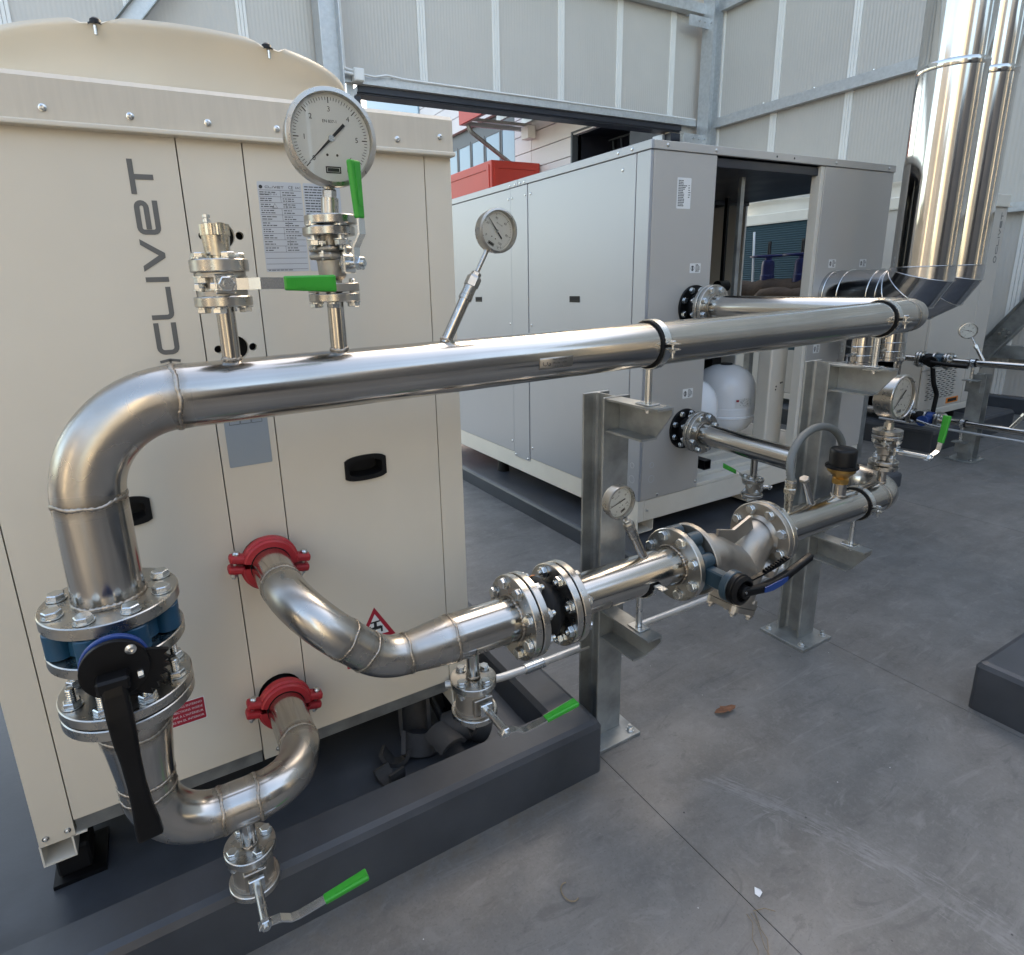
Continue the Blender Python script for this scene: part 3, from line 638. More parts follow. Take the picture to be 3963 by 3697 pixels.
# domed hood behind the trim: shallow cone dish with rolled rim, notched for two bolts
cx,cy=.288,.61
def hood():
    mb=MB(); n=144; prof=[(.458,1.934),(.459,1.99),(.463,2.03),(.473,2.058),(.487,2.078),(.495,2.089),(.497,2.102)]
    # outer skin widening downward; the front half is what shows
    nt_=[R(-111.6),R(-68.3)]
    rings=[]
    for j,(r,z) in enumerate(prof):
        rg=[]
        for i in range(n):
            a=2*math.pi*i/n; zz_=z
            if j==len(prof)-1:
                for q in nt_:
                    d=abs((a-q+math.pi)%(2*math.pi)-math.pi)
                    if d<R(3.2): zz_=z-.013
                    elif d<R(4.6): zz_=z-.013*(R(4.6)-d)/R(1.4)
            rg.append((cx+r*math.cos(a),cy+r*math.sin(a),zz_))
        rings+=rg
    fs=[(j*n+i,j*n+(i+1)%n,(j+1)*n+(i+1)%n,(j+1)*n+i) for j in range(len(prof)-1) for i in range(n)]
    mb.add(rings,fs,True); return mb,prof
hm,hp=hood()
hd=part('fan_hood',hm,M['hood'],bu)
sd_=hd.modifiers.new('solid','SOLIDIFY'); sd_.thickness=.004
part('fan_grille',MB().lathe([(.02,2.06),(.456,2.06)],T(cx,cy,0),48),M['dark'],bu)
for a in(-111.6,-68.3):
    q=V((cx+.488*math.cos(R(a)),cy+.488*math.sin(R(a)),2.088))
    part('hood_bolt',MB().lathe([(.016,0),(.016,.004),(.012,.005),(.011,.012),(.006,.016),(0,.017)],T(q),14),M['plast'],bu)
    part('bolt_shank',MB().cyl(q+V((.006*math.cos(R(a)),.010*math.sin(R(a)),-.020)),q+V((.006*math.cos(R(a)),.010*math.sin(R(a)),-.002)),.004,n=8),M['zinc'],bu)
# ================================================================ PIPEWORK KIT
RP=.0585; RS=.048; RF=.113; PY=-.338
def bolt_mesh(d=.016,grip=.05,tip=.016,head=True,nut=True):
    b=MB(); r=d*1.0
    def thread(z0,z1,up):
        p=[]; n=5
        for i in range(n*2+1): p.append((d/2*(1 if i%2 else .90),z0+(z1-z0)*i/(n*2)))
        return p+[(d*.38,z1+(.0015 if up else -.0015)),(0,z1+(.0015 if up else -.0015))]
    b.lathe([(d*.5,.001),(d*1.12,.001),(d*1.12,.003),(0,.0035)],None,18)
    b.hexp((0,0,.0035),(0,0,.0035+d*.62),r)
    if not head: b.lathe(thread(.0035+d*.62,.0035+d*.62+tip,True),None,14)
    b.cyl((0,0,.001),(0,0,-grip-.004),d*.48,n=12)
    F=Mx.Rotation(math.pi,4,'X'); F.translation=V((0,0,-grip))
    if nut: b.lathe([(d*.5,.001),(d*1.12,.001),(d*1.12,.003),(0,.0035)],F,18).hexp((0,0,.0035),(0,0,.0035+d*.8),r,F).lathe(thread(.0035+d*.8,.0035+d*.8+tip,True),F,14)
    me=b.mesh('bolt'); me.materials.append(M['zinc']); return me
BM={}
def bolts(parent,F,bc,n,d,grip,tip=.014,head=True,a0=None,skip=(),nut=True):
    key=(d,grip,tip,head,nut)
    if key not in BM: BM[key]=bolt_mesh(*key)
    a0=math.pi/n if a0 is None else a0
    for i in range(n):
        if i in skip: continue
        a=a0+2*math.pi*i/n
        part('bolt',BM[key],None,parent,F@T(bc*math.cos(a),bc*math.sin(a),0)@Mx.Rotation(random.uniform(0,1),4,'Z'))
def flange(parent,F,ro,ri,t,mt='flange',name='flange',c=.0018,hub=None):
    """disc with bore, local z from 0 to t"""
    p=[(ri,0),(ro-c,0),(ro,c),(ro,t-c),(ro-c,t),(ri,t),(ri,0)]
    return part(name,MB().lathe(p,F,56),M[mt],parent)
def weld(parent,c,ax,r,t=.0042,seed=0,wob=.0012,tint=True):
    """hand laid weld bead round a pipe"""
    rd=random.Random(seed+int(r*1e4)); mb=MB(); n=110; k=6; F=axM(c,ax); ph=rd.random()*6
    vs=[]
    for i in range(n):
        a=2*math.pi*i/n; tt=t*.8*(1+.28*math.sin(i*2.1+ph)+.25*rd.uniform(-1,1)); off=wob*(math.sin(3*a+ph)+.7*math.sin(7*a+2*ph))+rd.uniform(-.0003,.0003)
        for j in range(k):
            b=2*math.pi*j/k; rr=r+tt*.42*math.cos(b); vs.append((rr*math.cos(a),rr*math.sin(a),off+tt*math.sin(b)*.95))
    fs=[(i*k+j,((i+1)%n)*k+j,((i+1)%n)*k+(j+1)%k,i*k+(j+1)%k) for i in range(n) for j in range(k)]
    mb.add(vs,fs,True,F); o=part('weld_bead',mb,M['weld'],parent)
    if r>.03 and tint:
        mt=MB(); W_=.022; pr=[(r+.0004,-W_),(r+.0005,-W_*.5),(r+.0006,0),(r+.0005,W_*.5),(r+.0004,W_)]; mt.lathe(pr,F,48,True); me=mt.mesh('tint'); fd=me.attributes.new('fade','FLOAT','POINT')
        fd.data.foreach_set('value',[q for q in(0,.45,.8,.45,0) for _ in range(48)]); part('heat_tint',me,M['tint'],o)
    return o
def lever_grip(parent,pts,w0,w1,t,side,name='grip',mt='green'):
    g_=MB().ribbon(pts,[w0]*(len(pts)-1)+[w1],t,side); o=part(name,g_,M[mt],parent)
    bv=o.modifiers.new('bevel','BEVEL'); bv.width=.0036; bv.segments=3; return o
def ball_valve(name,label,P,z,ro,stem_dir,stem_len,style,lever,mt='cast',group='small ball valves with green grips',top_disc=True,body_z=None,sq=False):
    """vertical-axis flanged ball valve. z=(low flange bottom, low flange top, high flange bottom, high flange top) in world heights at P=(x,y)
       lever: list of world points (bar), grip: list of world points"""
    t=thing(name,label,'valve',(P[0],P[1],z[0]),group)
    F=T(P[0],P[1],0)
    fl1=flange(t,F@T(0,0,z[0]),ro,.012,z[1]-z[0]); fl2=flange(t,F@T(0,0,z[2]),ro,.012,z[3]-z[2])
    n=4
    for f_,zz_,up in(((fl1,z[0],False),(fl2,z[3],True)) if not sq else ((fl2,z[3],True),)):
        FF=F@T(0,0,zz_)@(I4 if up else Mx.Rotation(math.pi,4,'X'))
        bolts(f_,FF,ro*.72,n,.0125,(z[3]-z[2]+.006),.006,True,a0=R(20))
    zm=(z[1]+z[2])/2; hb=(z[2]-z[1])/2
    rb=ro*(.60 if sq is False else .80)
    if style=='wafer':
        pr=[(0,-hb+.001),(ro*.86,-hb+.001),(ro*.86,-hb+.009),(rb,-hb+.0095),(rb,hb-.0095),(ro*.86,hb-.009),(ro*.86,hb-.001),(0,hb-.001)]
        bd=part('body',MB().lathe(pr,F@T(0,0,zm),40),M[mt],t)
        part('body_block',B(-rb*.55,rb*.55,-rb*1.12,-rb*.3,-hb*.62,hb*.62,b=.002),M[mt],bd,F@T(0,0,zm)@stem_rot(stem_dir))
    else:
        pr=[(.014,-hb),(.017,-hb+.002),(.017,-hb*.55),(.026,-hb*.42),(.028,hb*.15),(.017,hb*.45),(.016,hb),(.0,hb)]
        bd=part('body',MB().lathe(pr,F@T(0,0,zm),28),M[mt],t)
        S=ro*.70
        part('body_flange',MB().box(-S,S,-S*.8,S*.8,hb*.18,hb*.42,b=.004).box(-S,S,-S*.8,S*.8,hb*.44,hb*.66,b=.004),M[mt],bd,F@T(0,0,zm)@stem_rot(stem_dir))
        bolts(bd,F@T(0,0,zm+hb*.66),S*.86,4,.008,.012,.004,a0=R(45))
    # stem bracket and shaft along stem_dir
    sd_=V(stem_dir).normalized(); p0=V((P[0],P[1],zm))+sd_*rb*.8; p1=V((P[0],P[1],zm))+sd_*stem_len
    part('stem',MB().cyl(p0,p1,.0095,n=18),M['zinc'],t)
    part('stem_yoke',MB().box(-.017,.017,-.017,.017,-.005,.005,b=.002),M['zinc'],t,axM(p0+sd_*rb*.55,sd_))
    lv=part('lever',MB().ribbon(lever['bar'],lever.get('w',.020),.0042,lever['side']),M['lever_zinc'],t)
    part('lever_nut',MB().hexp(p1+sd_*.003,p1+sd_*.013,.0135).cyl(p1,p1+sd_*.018,.006,n=10),M['zinc'],lv)
    gp=lever_grip(t,lever['grip'],lever.get('g0',.024),lever.get('g1',.028),.012,lever['side'])
    # raised panel on the grip
    a,b=V(lever['grip'][0]),V(lever['grip'][-1]); mid=a.lerp(b,.55); d=(b-a); nn=d.normalized().cross(V(lever['side'])).normalized()
    for s_ in(-1,1):
        pa_=a.lerp(b,.22)+nn*.0063*s_; pb_=a.lerp(b,.93)+nn*.0063*s_
        part('grip_rim',MB().ribbon([pa_,pb_],lever.get('g0',.024)*.62,.0016,lever['side']),M['green'],gp)
    return t
def stem_rot(sdir):
    d=V(sdir); a=math.atan2(d.x,-d.y); return Mx.Rotation(a,4,'Z')
def butterfly(name,label,F,t,mt,stem_local):
    """wafer/lug body, local z axis = flow, thickness t from z=0"""
    o=thing(name,label,'valve',F.translation,'butterfly valves with black levers')
    bd=part('body',MB().lathe([(.05,0),(.082,0),(.086,.004),(.086,t-.004),(.082,t),(.05,t),(.05,0)],F,48),M[mt],o)
    for i in range(8):
        a=R(22.5+45*i)
        part('lug',MB().cyl((.0915*math.cos(a),.0915*math.sin(a),.001),(.0915*math.cos(a),.0915*math.sin(a),t-.001),.0225,n=20,c=.002),M[mt],bd,F)
    return o,bd
# ---- gauges -------------------------------------------------------------
def gauge(name,label,F,r,depth,nums,unit,a_start,sweep_,val,maker=None,extra=None,glass=True,minor=10,group='round dial gauges'):
    """F: local z = face normal (towards reader), local y = up of the dial"""
    o=thing(name,label,'gauge',F.translation,group)
    cs=part('case',MB().lathe([(0,-depth),(r*.90,-depth),(r*.95,-depth+.004),(r*.95,-.010),(r,-.009),(r,.001),(r*.985,.004),(r*.90,.005),(r*.885,.002),(r*.885,-.008)],F,56),M['flange'],o)
    part('dial',MB().lathe([(r*.885,-.008),(0,-.008)],F,48),M['dial'],o)
    mk=MB(); FD=F@T(0,0,-.0074)
    def tick(a,r0,r1,w):
        c,s=math.cos(a),math.sin(a); mk.add([(c*r0+s*w,s*r0-c*w,0),(c*r1+s*w,s*r1-c*w,0),(c*r1-s*w,s*r1+c*w,0),(c*r0-s*w,s*r0+c*w,0)],[(0,1,2,3)],False,FD)
    nseg=(len(nums)-1)*minor
    for i in range(nseg+1):
        a=a_start-sweep_*i/nseg; big=i%minor==0; mid=i%(minor//2)==0
        tick(a,r*(.70 if big else .735 if mid else .755),r*.82,r*(.010 if big else .0055))
    part('scale_marks',mk,M['ink'],o)
    tx=MB()
    for i,nm in enumerate(nums):
        a=a_start-sweep_*i/(len(nums)-1); tx.text(str(nm),r*.15,FD@T(r*.58*math.cos(a),r*.58*math.sin(a),0))
    tx.text(unit,r*.15,FD@T(r*.40,-r*.62,0))
    if extra: tx.text(extra,r*.085,FD@T(0,r*.34,0))
    if maker:
        tx.prism(rect(-.17*r,.17*r,-.70*r,-.56*r),0,.0001,FD,[rect(-.145*r,.145*r,-.675*r,-.585*r)]); tx.prism(rect(-.13*r,.13*r,-.665*r,-.595*r),0,.0001,FD)
    for s_ in(-.11,.11): tx.prism(circ(s_*r,-.33*r,.028*r,10),0,.0002,FD)
    part('numerals',tx,M['ink'],o)
    a=a_start-sweep_*val; c,s=math.cos(a),math.sin(a); FN=F@T(0,0,-.0050)@Mx.Rotation(a,4,'Z')
    nd=part('needle',MB().prism([(-.42*r,-.034*r),(-.12*r,-.030*r),(.1*r,-.026*r),(.72*r,-.006*r),(.72*r,.006*r),(.1*r,.026*r),(-.12*r,.030*r),(-.42*r,.034*r)],0,.0006,FN),M['ink'],o)
    part('needle_hub',MB().cyl((0,0,-.0055),(0,0,-.0035),r*.065,n=16,M=F),M['zinc'],nd)
    part('glass',MB().lathe([(r*.886,.0005),(0,.0005)],F,40),M['glass'],o)
    return o
def pipe_clamp(label,c,ax,r,rod_len,wd=.022,upper=True,rodr=.0095):
    """split pipe clamp with rubber lining, side ears and a threaded foot rod; ax = pipe direction (X or Y)"""
    o=thing('pipe_clamp',label,'clamp',(c[0],c[1],c[2]-r-rod_len),'pipe clamps with rubber lining')
    F=axM(c,ax)
    band=lambda a0,a1: MB().lathe([(r+.0056,-wd/2),(r+.009,-wd/2),(r+.009,wd/2),(r+.0056,wd/2),(r+.0056,-wd/2)],F,24,False,(a0,a1))
    # local x,y of F: find angle of world up
    Fi=F.to_3x3().inverted(); up=Fi@V((0,0,1)); au=math.atan2(up.y,up.x)
    part('rubber_lining',MB().lathe([(r+.0004,-wd*.72),(r+.0055,-wd*.72),(r+.0055,wd*.72),(r+.0004,wd*.72),(r+.0004,-wd*.72)],F,48 if upper else 26,False,None if upper else (au+R(92),au+R(268))),M['rubber'],o)
    if upper: part('band',band(au-R(86),au+R(86)),M['zinc'],o)
    part('band',band(au+R(94),au+R(266)),M['zinc'],o)
    side=V(ax).cross(V((0,0,1))).normalized()
    for s_ in(-1,1):
        e=V(c)+side*s_*(r+.022); x,y=V(ax).normalized(),side*s_
        def ear(z): 
            FF=Mx.Identity(4)
            for i in range(3): FF[i][0]=x[i]; FF[i][1]=y[i]; FF[i][2]=(0,0,1)[i]
            FF.translation=e+V((0,0,z)); return FF
        if upper: part('ear',MB().box(-wd/2,wd/2,-.017,.016,-.0016,.0016),M['zinc'],o,ear(.007))
        part('ear',MB().box(-wd/2,wd/2,-.017,.016,-.0016,.0016),M['zinc'],o,ear(-.007))
        if upper: part('bolt',MB().hexp(e+V((0,0,.009)),e+V((0,0,.015)),.0085).cyl(e+V((0,0,.009)),e+V((0,0,-.030)),.0040,n=10).hexp(e+V((0,0,-.016)),e+V((0,0,-.009)),.0082),M['zinc'],o)
    b0=V(c)+V((0,0,-r-.009)); b1=b0+V((0,0,-rod_len))
    part('rod',MB().cyl(b0+V((0,0,.004)),b1,rodr,n=18),M['zinc'],o)
    part('rod_nut',MB().hexp(b1-V((0,0,.016)),b1-V((0,0,.006)),.017).cyl(b1-V((0,0,.03)),b1,.007,n=12),M['zinc'],o)
    return o
# ================================================================ SUPPORT POSTS
def post(label,cx,plate,zt=1.182):
    yf=-.203; t=thing('support_post',label,'post',(cx,yf+.05,0),'galvanized pipe support posts')
    cyp=yf+.05
    part('back_flange',B(cx-.051,cx+.051,cyp+.042,cyp+.05,.012,zt,b=.0015),M['galv'],t)
    part('front_flange',B(cx-.051,cx+.051,cyp-.05,cyp-.042,.012,zt,b=.0015),M['galv'],t)
    wb=MB().box(cx-.003,cx+.003,cyp-.0418,cyp+.0418,.012,zt-.001)
    for sx in(-1,1):
        for sy in(-1,1):
            p=[(cx+sx*.003,cyp+sy*.0418),(cx+sx*.015,cyp+sy*.0418),(cx+sx*.0065,cyp+sy*.0385),(cx+sx*.003,cyp+sy*.030)]
            wb.prism(p if sx*sy<0 else p[::-1],.012,zt-.0015)
    part('web',wb,M['galv'],t)
    bp=part('base_plate',B(plate[0],plate[1],-.265,-.065,0,.012,b=.001),M['galv'],t)
    for x in(plate[0]+.025,plate[1]-.025):
        for y in(-.24,-.09): part('anchor_bolt',MB().hexp((x,y,.014),(x,y,.024),.011).cyl((x,y,.012),(x,y,.034),.006,n=10).cyl((x,y,.0125),(x,y,.0145),.014,n=14),M['zinc'],bp)
    for z1,nm in((1.179,0),(.487,1)):
        b=MB(); x0,x1=cx-.044,cx+.014; yt=-.408; z0=z1-.10
        b.box(x0,x1,yt,yf-.001,z1-.006,z1).box(x0,x1,yt+.055,yf-.001,z0,z0+.006)
        b.prism([(yf-.001,z0+.006),(yf-.001,z1-.006),(yt,z1-.006),(yt,z1-.02),(yt+.055,z0+.006)],x1-.006,x1,Mx(((0,0,1,0),(1,0,0,0),(0,1,0,0),(0,0,0,1))))
        bk=part('bracket',b,M['galv'],t)
        part('weld_bead',MB().sweep([(x0,yf-.003,z0),(x1,yf-.004,z0+.001),(x1+.002,yf-.003,z1-.004)],.0042,8),M['galv'],bk)
        part('plate_washer',B(x0+.010,x0+.052,-.365,-.312,z1+.0005,z1+.005,b=.001),M['zinc'],bk)
        part('plate_washer',B(x0+.010,x0+.046,-.365,-.312,z1-.011,z1-.0065,b=.001),M['zinc'],bk)
    return t
post('galvanized H-section post beside the corner of the near plinth',1.303,(1.195,1.392))
post('galvanized H-section post in the middle, under the curved grey hose',2.400,(2.288,2.482))
# ================================================================ PIPE RUNS
XL=-.028
def zU(x): return 1.337+.0055*x
def elb(a,c,b,r,n=18):
    f=fillet([a,c,b],r,n); return f[1:-1]
# ---- long upper run
up=thing('pipe_run','long upper stainless pipe with a big elbow at its left end','pipe',(XL,PY,.988))
eL=elb((XL,PY,.9),(XL,PY,zU(XL)),(1,PY,zU(1)),.163); eR=elb((2,PY,zU(2)),(2.702,PY,1.352),(2.702,.6,1.360),.165)
part('riser',MB().sweep([(XL,PY,.986),(XL,PY,1.08),eL[0]],RP,48),M['steel_z'],up)
part('elbow',MB().sweep(eL,RP,48),M['steel_bend'],up)
pts=[eL[-1]+(eR[0]-eL[-1])*(i/8) for i in range(9)]
part('long_pipe',MB().sweep(pts,RP,48),M['steel_x'],up)
part('elbow',MB().sweep(eR,RP,48),M['steel_bend'],up)
part('return_pipe',MB().sweep([eR[-1],(2.702,.30,1.3565),(2.702,.635,1.360)],RP,48),M['steel_y'],up)
weld(up,eL[0],(0,0,1),RP,.0055,1,.0022); weld(up,eL[-1],(1,0,0),RP,.0058,2,.0020); weld(up,eR[0],(1,0,0),RP,.003,3,.0008); weld(up,eR[-1],(0,1,0),RP,.003,4,.0008)
weld(up,(.425,PY,zU(.425)),(1,0,0),RP-.0012,.0014,5,.0004)
fa=flange(up,T(XL,PY,.964),RF,.05,.0235); bolts(fa,T(XL,PY,.9875),.0915,8,.0155,.026,.010)
weld(up,(XL,PY,.990),(0,0,1),RP+.001,.0075,6,.001)
# type plate riveted on the pipe
pm=MB()
A0=R(-25)
for k in range(6):
    pass
def plate_on_pipe(parent,x0,x1,zc,a0,a1,lines,r=RP):
    mb=MB(); n=6; vs=[]
    for x in(x0,x1):
        for i in range(n+1):
            a=a0+(a1-a0)*i/n; vs.append((x,PY-(r+.0016)*math.cos(a),zc+(r+.0016)*math.sin(a)))
    mb.add(vs,[(i,n+1+i,n+2+i,i+1) for i in range(n)],True); o=part('type_plate',mb,M['cast'],parent); o.modifiers.new('s','SOLIDIFY').thickness=.0014
    tx=MB()
    for i,l in enumerate(lines):
        a=a1-(a1-a0)*(i+.6)/(len(lines)+.2); F=T(0,PY-(r+.0028)*math.cos(a),zc+(r+.0028)*math.sin(a))@Mx.Rotation(a,4,'X')@FACE
        tx.text(l,.0065,F@T(x0+.036,0,0),'LEFT')
    am=(a0+a1)/2; F=T(0,PY-(r+.0028)*math.cos(am),zc+(r+.0028)*math.sin(am))@Mx.Rotation(am,4,'X')@FACE
    tx.text('CG',.017,F@T(x0+.018,0,0)); part('plate_print',tx,M['ink'],o); return o
plate_on_pipe(up,.890,.985,zU(.93),R(-22),R(4),('Rohr Edelstahl','Wz.-Nr. 1.4301','114,3 x 2,6'))
# stub branches welded on top
for x in(.235,.440):
    part('branch_stub',MB().cyl((x,PY,zU(x)+.045),(x,PY,1.497),.0165,n=28),M['steel_z'],up); weld(up,(x,PY,zU(x)+RP+.001),(0,0,1),.0172,.0045,int(x*100),.0012)
# thermometer pocket leaning right
def pocket(parent,x,z,d,L1,r=.0125):
    d=V(d).normalized(); p=V((x,PY,z)); part('branch_stub',MB().cyl(p,p+d*L1,r,n=24),M['steel_z'],parent)
    weld(parent,p+d*.006,d,r+.0006,.0038,int(x*100),.001)
    return p+d*L1
d1=V((.50,0,.866))
tp1=pocket(up,.678,zU(.68)+.053,d1,.115)
# far flanges at the silver cabinet
f1=flange(up,axM((2.702,.632,1.360),(0,1,0)),RF,.05,.022); bolts(f1,axM((2.702,.632,1.360),(0,-1,0)),.0915,8,.0155,.052,.010)
weld(up,(2.702,.630,1.360),(0,1,0),RP+.002,.006,9)
f1b=flange(up,axM((2.702,.659,1.360),(0,1,0)),RF,.05,.020)
ej=thing('expansion_joint','black rubber joint between the upper flanges and the silver cabinet','expansion joint',(2.702,.72,1.25),'rubber expansion joints')
part('bellows',MB().lathe([(.062,0),(.072,.018),(.080,.04),(.072,.06),(.062,.082)],axM((2.702,.679,1.360),(0,1,0)),32,True),M['rubber'],ej)
fb=flange(ej,axM((2.702,.7605,1.360),(0,1,0)),RF,.05,.0125,'black'); bolts(fb,axM((2.702,.760,1.360),(0,-1,0)),.0915,8,.0155,.012,.004)
# ---- left valve group (vertical axis)
va,vb=butterfly('butterfly_valve','blue butterfly valve with long black lever hanging under the big elbow',T(XL,PY,.912),.0515,'blue',None)
part('neck',MB().box(-.021,.021,-.075,0,-.019,.019,b=.004),M['blue'],va,T(XL,PY-.085,.938))
pc=V((XL+.004,PY-.165,.935))
part('top_flange',MB().cyl((0,0,0),(0,0,.009),.051,n=40,c=.0015),M['blue2'],va,axM(pc+V((0,.012,.003)),(0,-1,0)))
nd=part('notch_plate',MB().cyl((0,0,0),(0,0,.010),.0505,n=40,c=.001),M['black'],va,axM(pc,(0,-1,0)))
sec=[(0,0)]+[(.078*math.cos(R(a)),.078*math.sin(R(a))) for a in range(-58,12,10)]
tooth=[]
for i in range(15):
    a=R(-60+5*i); rr=.080 if i%2 else .070; tooth.append((rr*math.cos(a),rr*math.sin(a)))
part('toothed_sector',MB().prism([(0,-.03)]+tooth+[(0,.03)],-.004,.004,T(pc)@FACE@T(0,0,.0)),M['black'],va)
for dx,dz in((.027,.030),(-.018,-.036)):
    part('screw',MB().lathe([(.0085,0),(.0085,.002),(.004,.004),(0,.003)],T(pc+V((dx,-.010,dz)))@FACE,14),M['zinc'],nd)
lw=[.036,.037,.038,.036,.030,.028,.031,.039,.041]; lz=[.925,.905,.87,.83,.79,.745,.70,.66,.632]
ly=[-.530,-.535,-.541,-.545,-.547,-.549,-.550,-.550,-.548]; lx=[-.029,-.028,-.027,-.0255,-.024,-.0225,-.021,-.019,-.018]
lvA=part('lever',MB().ribbon([(a,b,c) for a,b,c in zip(lx,ly,lz)],lw,.017,(1,0,.07)),M['black'],va)
bv=lvA.modifiers.new('bevel','BEVEL'); bv.width=.006; bv.segments=3; bv.limit_method='ANGLE'
part('lever_root',B(-.024,.024,-.028,.004,-.012,.012,b=.004),M['black'],va,T(-.028,-.512,.922))
part('latch_nut',MB().hexp((.008,-.532,.928),(.016,-.532,.928),.007),M['zinc'],va)
vjl=thing('flange_pair','pair of bolted steel flanges with studs under the blue valve','flanges',(XL,PY,.764))
fA2=flange(vjl,T(XL,PY,.890),RF,.05,.0215); bolts(fA2,T(XL,PY,.890)@Mx.Rotation(math.pi,4,'X'),.0915,8,.0155,-.0,.020,False) if False else None
fB1=flange(vjl,T(XL,PY,.789),RF,.05,.020); bolts(fB1,T(XL,PY,.809),.0915,8,.0155,.036,.022,False,nut=False)
fB2=flange(vjl,T(XL,PY,.7645),RF,.05,.0215)
part('gasket',MB().lathe([(.05,0),(.075,0),(.075,.0028),(.05,.0028)],T(XL,PY,.7862),32),M['rubber'],vjl)
ejl=thing('expansion_joint','black rubber joint hidden behind the hanging lever','expansion joint',(XL,PY,.81),'rubber expansion joints')
part('bellows',MB().lathe([(.060,.8095),(.066,.825),(.074,.85),(.066,.875),(.060,.8895)],T(XL,PY,0),36,True),M['rubber'],ejl)
# ---- U-bend below: coupling -> elbow -> elbow -> reducer -> flange
ub=thing('pipe_run','lower stainless U-bend from the lower red coupling up to the reducer','pipe',(.1,PY,.38))
zc=.437; cxl=.286
e1=elb((cxl,0,.44),(cxl,PY,zc),(0,PY,zc),.118); e2=elb((.1,PY,zc),(XL,PY,zc),(XL,PY,.8),.122)
part('inlet_pipe',MB().sweep([(cxl,-.045,.439),(cxl,-.12,.438),e1[0]],RS,40),M['steel_y'],ub)
part('elbow',MB().sweep(e1,RS,40),M['steel_bend'],ub)
part('short_pipe',MB().sweep([e1[-1],e2[0]],RS+.0006,40),M['steel_bend'],ub)
part('elbow',MB().sweep(e2,[RS+.0035*(i/18) for i in range(19)],40),M['steel_bend'],ub)
part('reducer',MB().lathe([(RS+.0035,.558),(RS+.004,.588),(.0535,.61),(.0625,.695),(.0645,.712)],T(XL,PY,0),44,True),M['steel_z'],ub)
part('neck_pipe',MB().lathe([(.0645,.712),(.0648,.765)],T(XL,PY,0),44),M['steel_z'],ub)
for c_,a_,r_,s_ in((e1[0],(0,1,0),RS,11),(e1[-1],(1,0,0),RS+.001,12),(e2[0],(1,0,0),RS+.001,13),((XL,PY,.560),(0,0,1),RS+.0036,14),((XL,PY,.589),(0,0,1),RS+.004,15),((XL,PY,.711),(0,0,1),.0646,16)):
    weld(ub,c_,a_,r_,.0046,s_,.0014)
weld(ub,(XL,PY,.7625),(0,0,1),.0655,.004,17)
for i,tx in enumerate(('Mat. 1.4301','DN 125/80')): 
    pass
part('drain_stub',MB().cyl((.137,PY,zc-.04),(.137,PY,.325),.0165,n=28),M['steel_z'],ub); weld(ub,(.137,PY,.328),(0,0,1),.0172,.0048,18)
# ---- pipe from the upper red coupling, dropping to the lower run
lp_=thing('pipe_run','lower stainless pipe sweeping down from the upper red coupling','pipe',(.5,PY,.6))
def zL(x): return .666-.0042*(x-.5)
zq=.852; cxu=.294
k1=V((cxu,PY,zq)); k2=V((cxu+(zq-zL(.48)),PY,zL(.48)))
g1_=elb((cxu,0,zq),k1,k2,.140); g2_=elb(k1,k2,(1.5,PY,zL(1.5)),.140)
part('inlet_pipe',MB().sweep([(cxu,-.045,zq),(cxu,-.1,zq),g1_[0]],RS,40),M['steel_y'],lp_)
part('elbow',MB().sweep(g1_,RS,40),M['steel_bend'],lp_)
part('short_pipe',MB().sweep([g1_[-1],g2_[0]],RS,40),M['steel_bend'],lp_)
part('elbow',MB().sweep(g2_,RS,40),M['steel_bend'],lp_)
part('reducer',MB().sweep([(g2_[-1].x+(.655-g2_[-1].x)*t,PY,zL(.6)+.0*t) for t in(0,.15,.5,.85,1)],[RS,RS+.0005,RS+.0055,RP-.0006,RP],40),M['steel_bend'],lp_)
part('run_pipe',MB().sweep([(.655,PY,zL(.655)),(.84,PY,zL(.84))],RP,48),M['steel_x'],lp_)
for c_,a_,r_,s_ in((g1_[0],(0,1,0),RS,21),(g1_[-1],k2-k1,RS,22),(g2_[0],k2-k1,RS,23),(g2_[-1],(1,0,0),RS,24),((.656,PY,zL(.656)),(1,0,0),RP,25)): weld(lp_,c_,a_,r_,.0048,s_,.0014)
weld(lp_,(.836,PY,zL(.836)),(1,0,0),RP+.002,.007,26)
plate_on_pipe(lp_,.70,.80,zL(.75),R(-38),R(-12),('114,3 x 2,6','1.4301'))
part('drain_stub',MB().cyl((.716,PY,zL(.716)-.05),(.716,PY,.535),.0165,n=28),M['steel_z'],lp_); weld(lp_,(.716,PY,.538),(0,0,1),.0172,.0048,27); weld(lp_,(.716,PY,zL(.7)-RP),(0,0,1),.0172,.003,28)
fl1=flange(lp_,axM((.8385,PY,zL(.84)),(1,0,0)),RF,.05,.0205); bolts(fl1,axM((.8385,PY,zL(.84)),(-1,0,0)),.0915,8,.0155,.046,.012)
ej2=thing('expansion_joint','black rubber joint between the two polished flange pairs of the lower run','expansion joint',(.925,PY,.55),'rubber expansion joints')
fe1=flange(ej2,axM((.8635,PY,zL(.86)),(1,0,0)),RF,.05,.0205); fe2=flange(ej2,axM((.967,PY,zL(.97)),(1,0,0)),RF,.05,.0205)
part('bellows',MB().lathe([(.060,0),(.070,.014),(.084,.032),(.088,.0415),(.084,.051),(.070,.069),(.060,.083)],axM((.884,PY,zL(.92)),(1,0,0)),40,True),M['rubber'],ej2)
ol=MB()
rb_=.0885
for (u0,u1,v0,v1) in((0,0,0,0),): pass
part('gasket',MB().lathe([(.05,0),(.098,0),(.098,.0035),(.05,.0035)],axM((.8595,PY,zL(.86)),(1,0,0)),36),M['rubber'],ej2); part('gasket',MB().lathe([(.05,0),(.098,0),(.098,.0035),(.05,.0035)],axM((.988,PY,zL(.99)),(1,0,0)),36),M['rubber'],ej2)
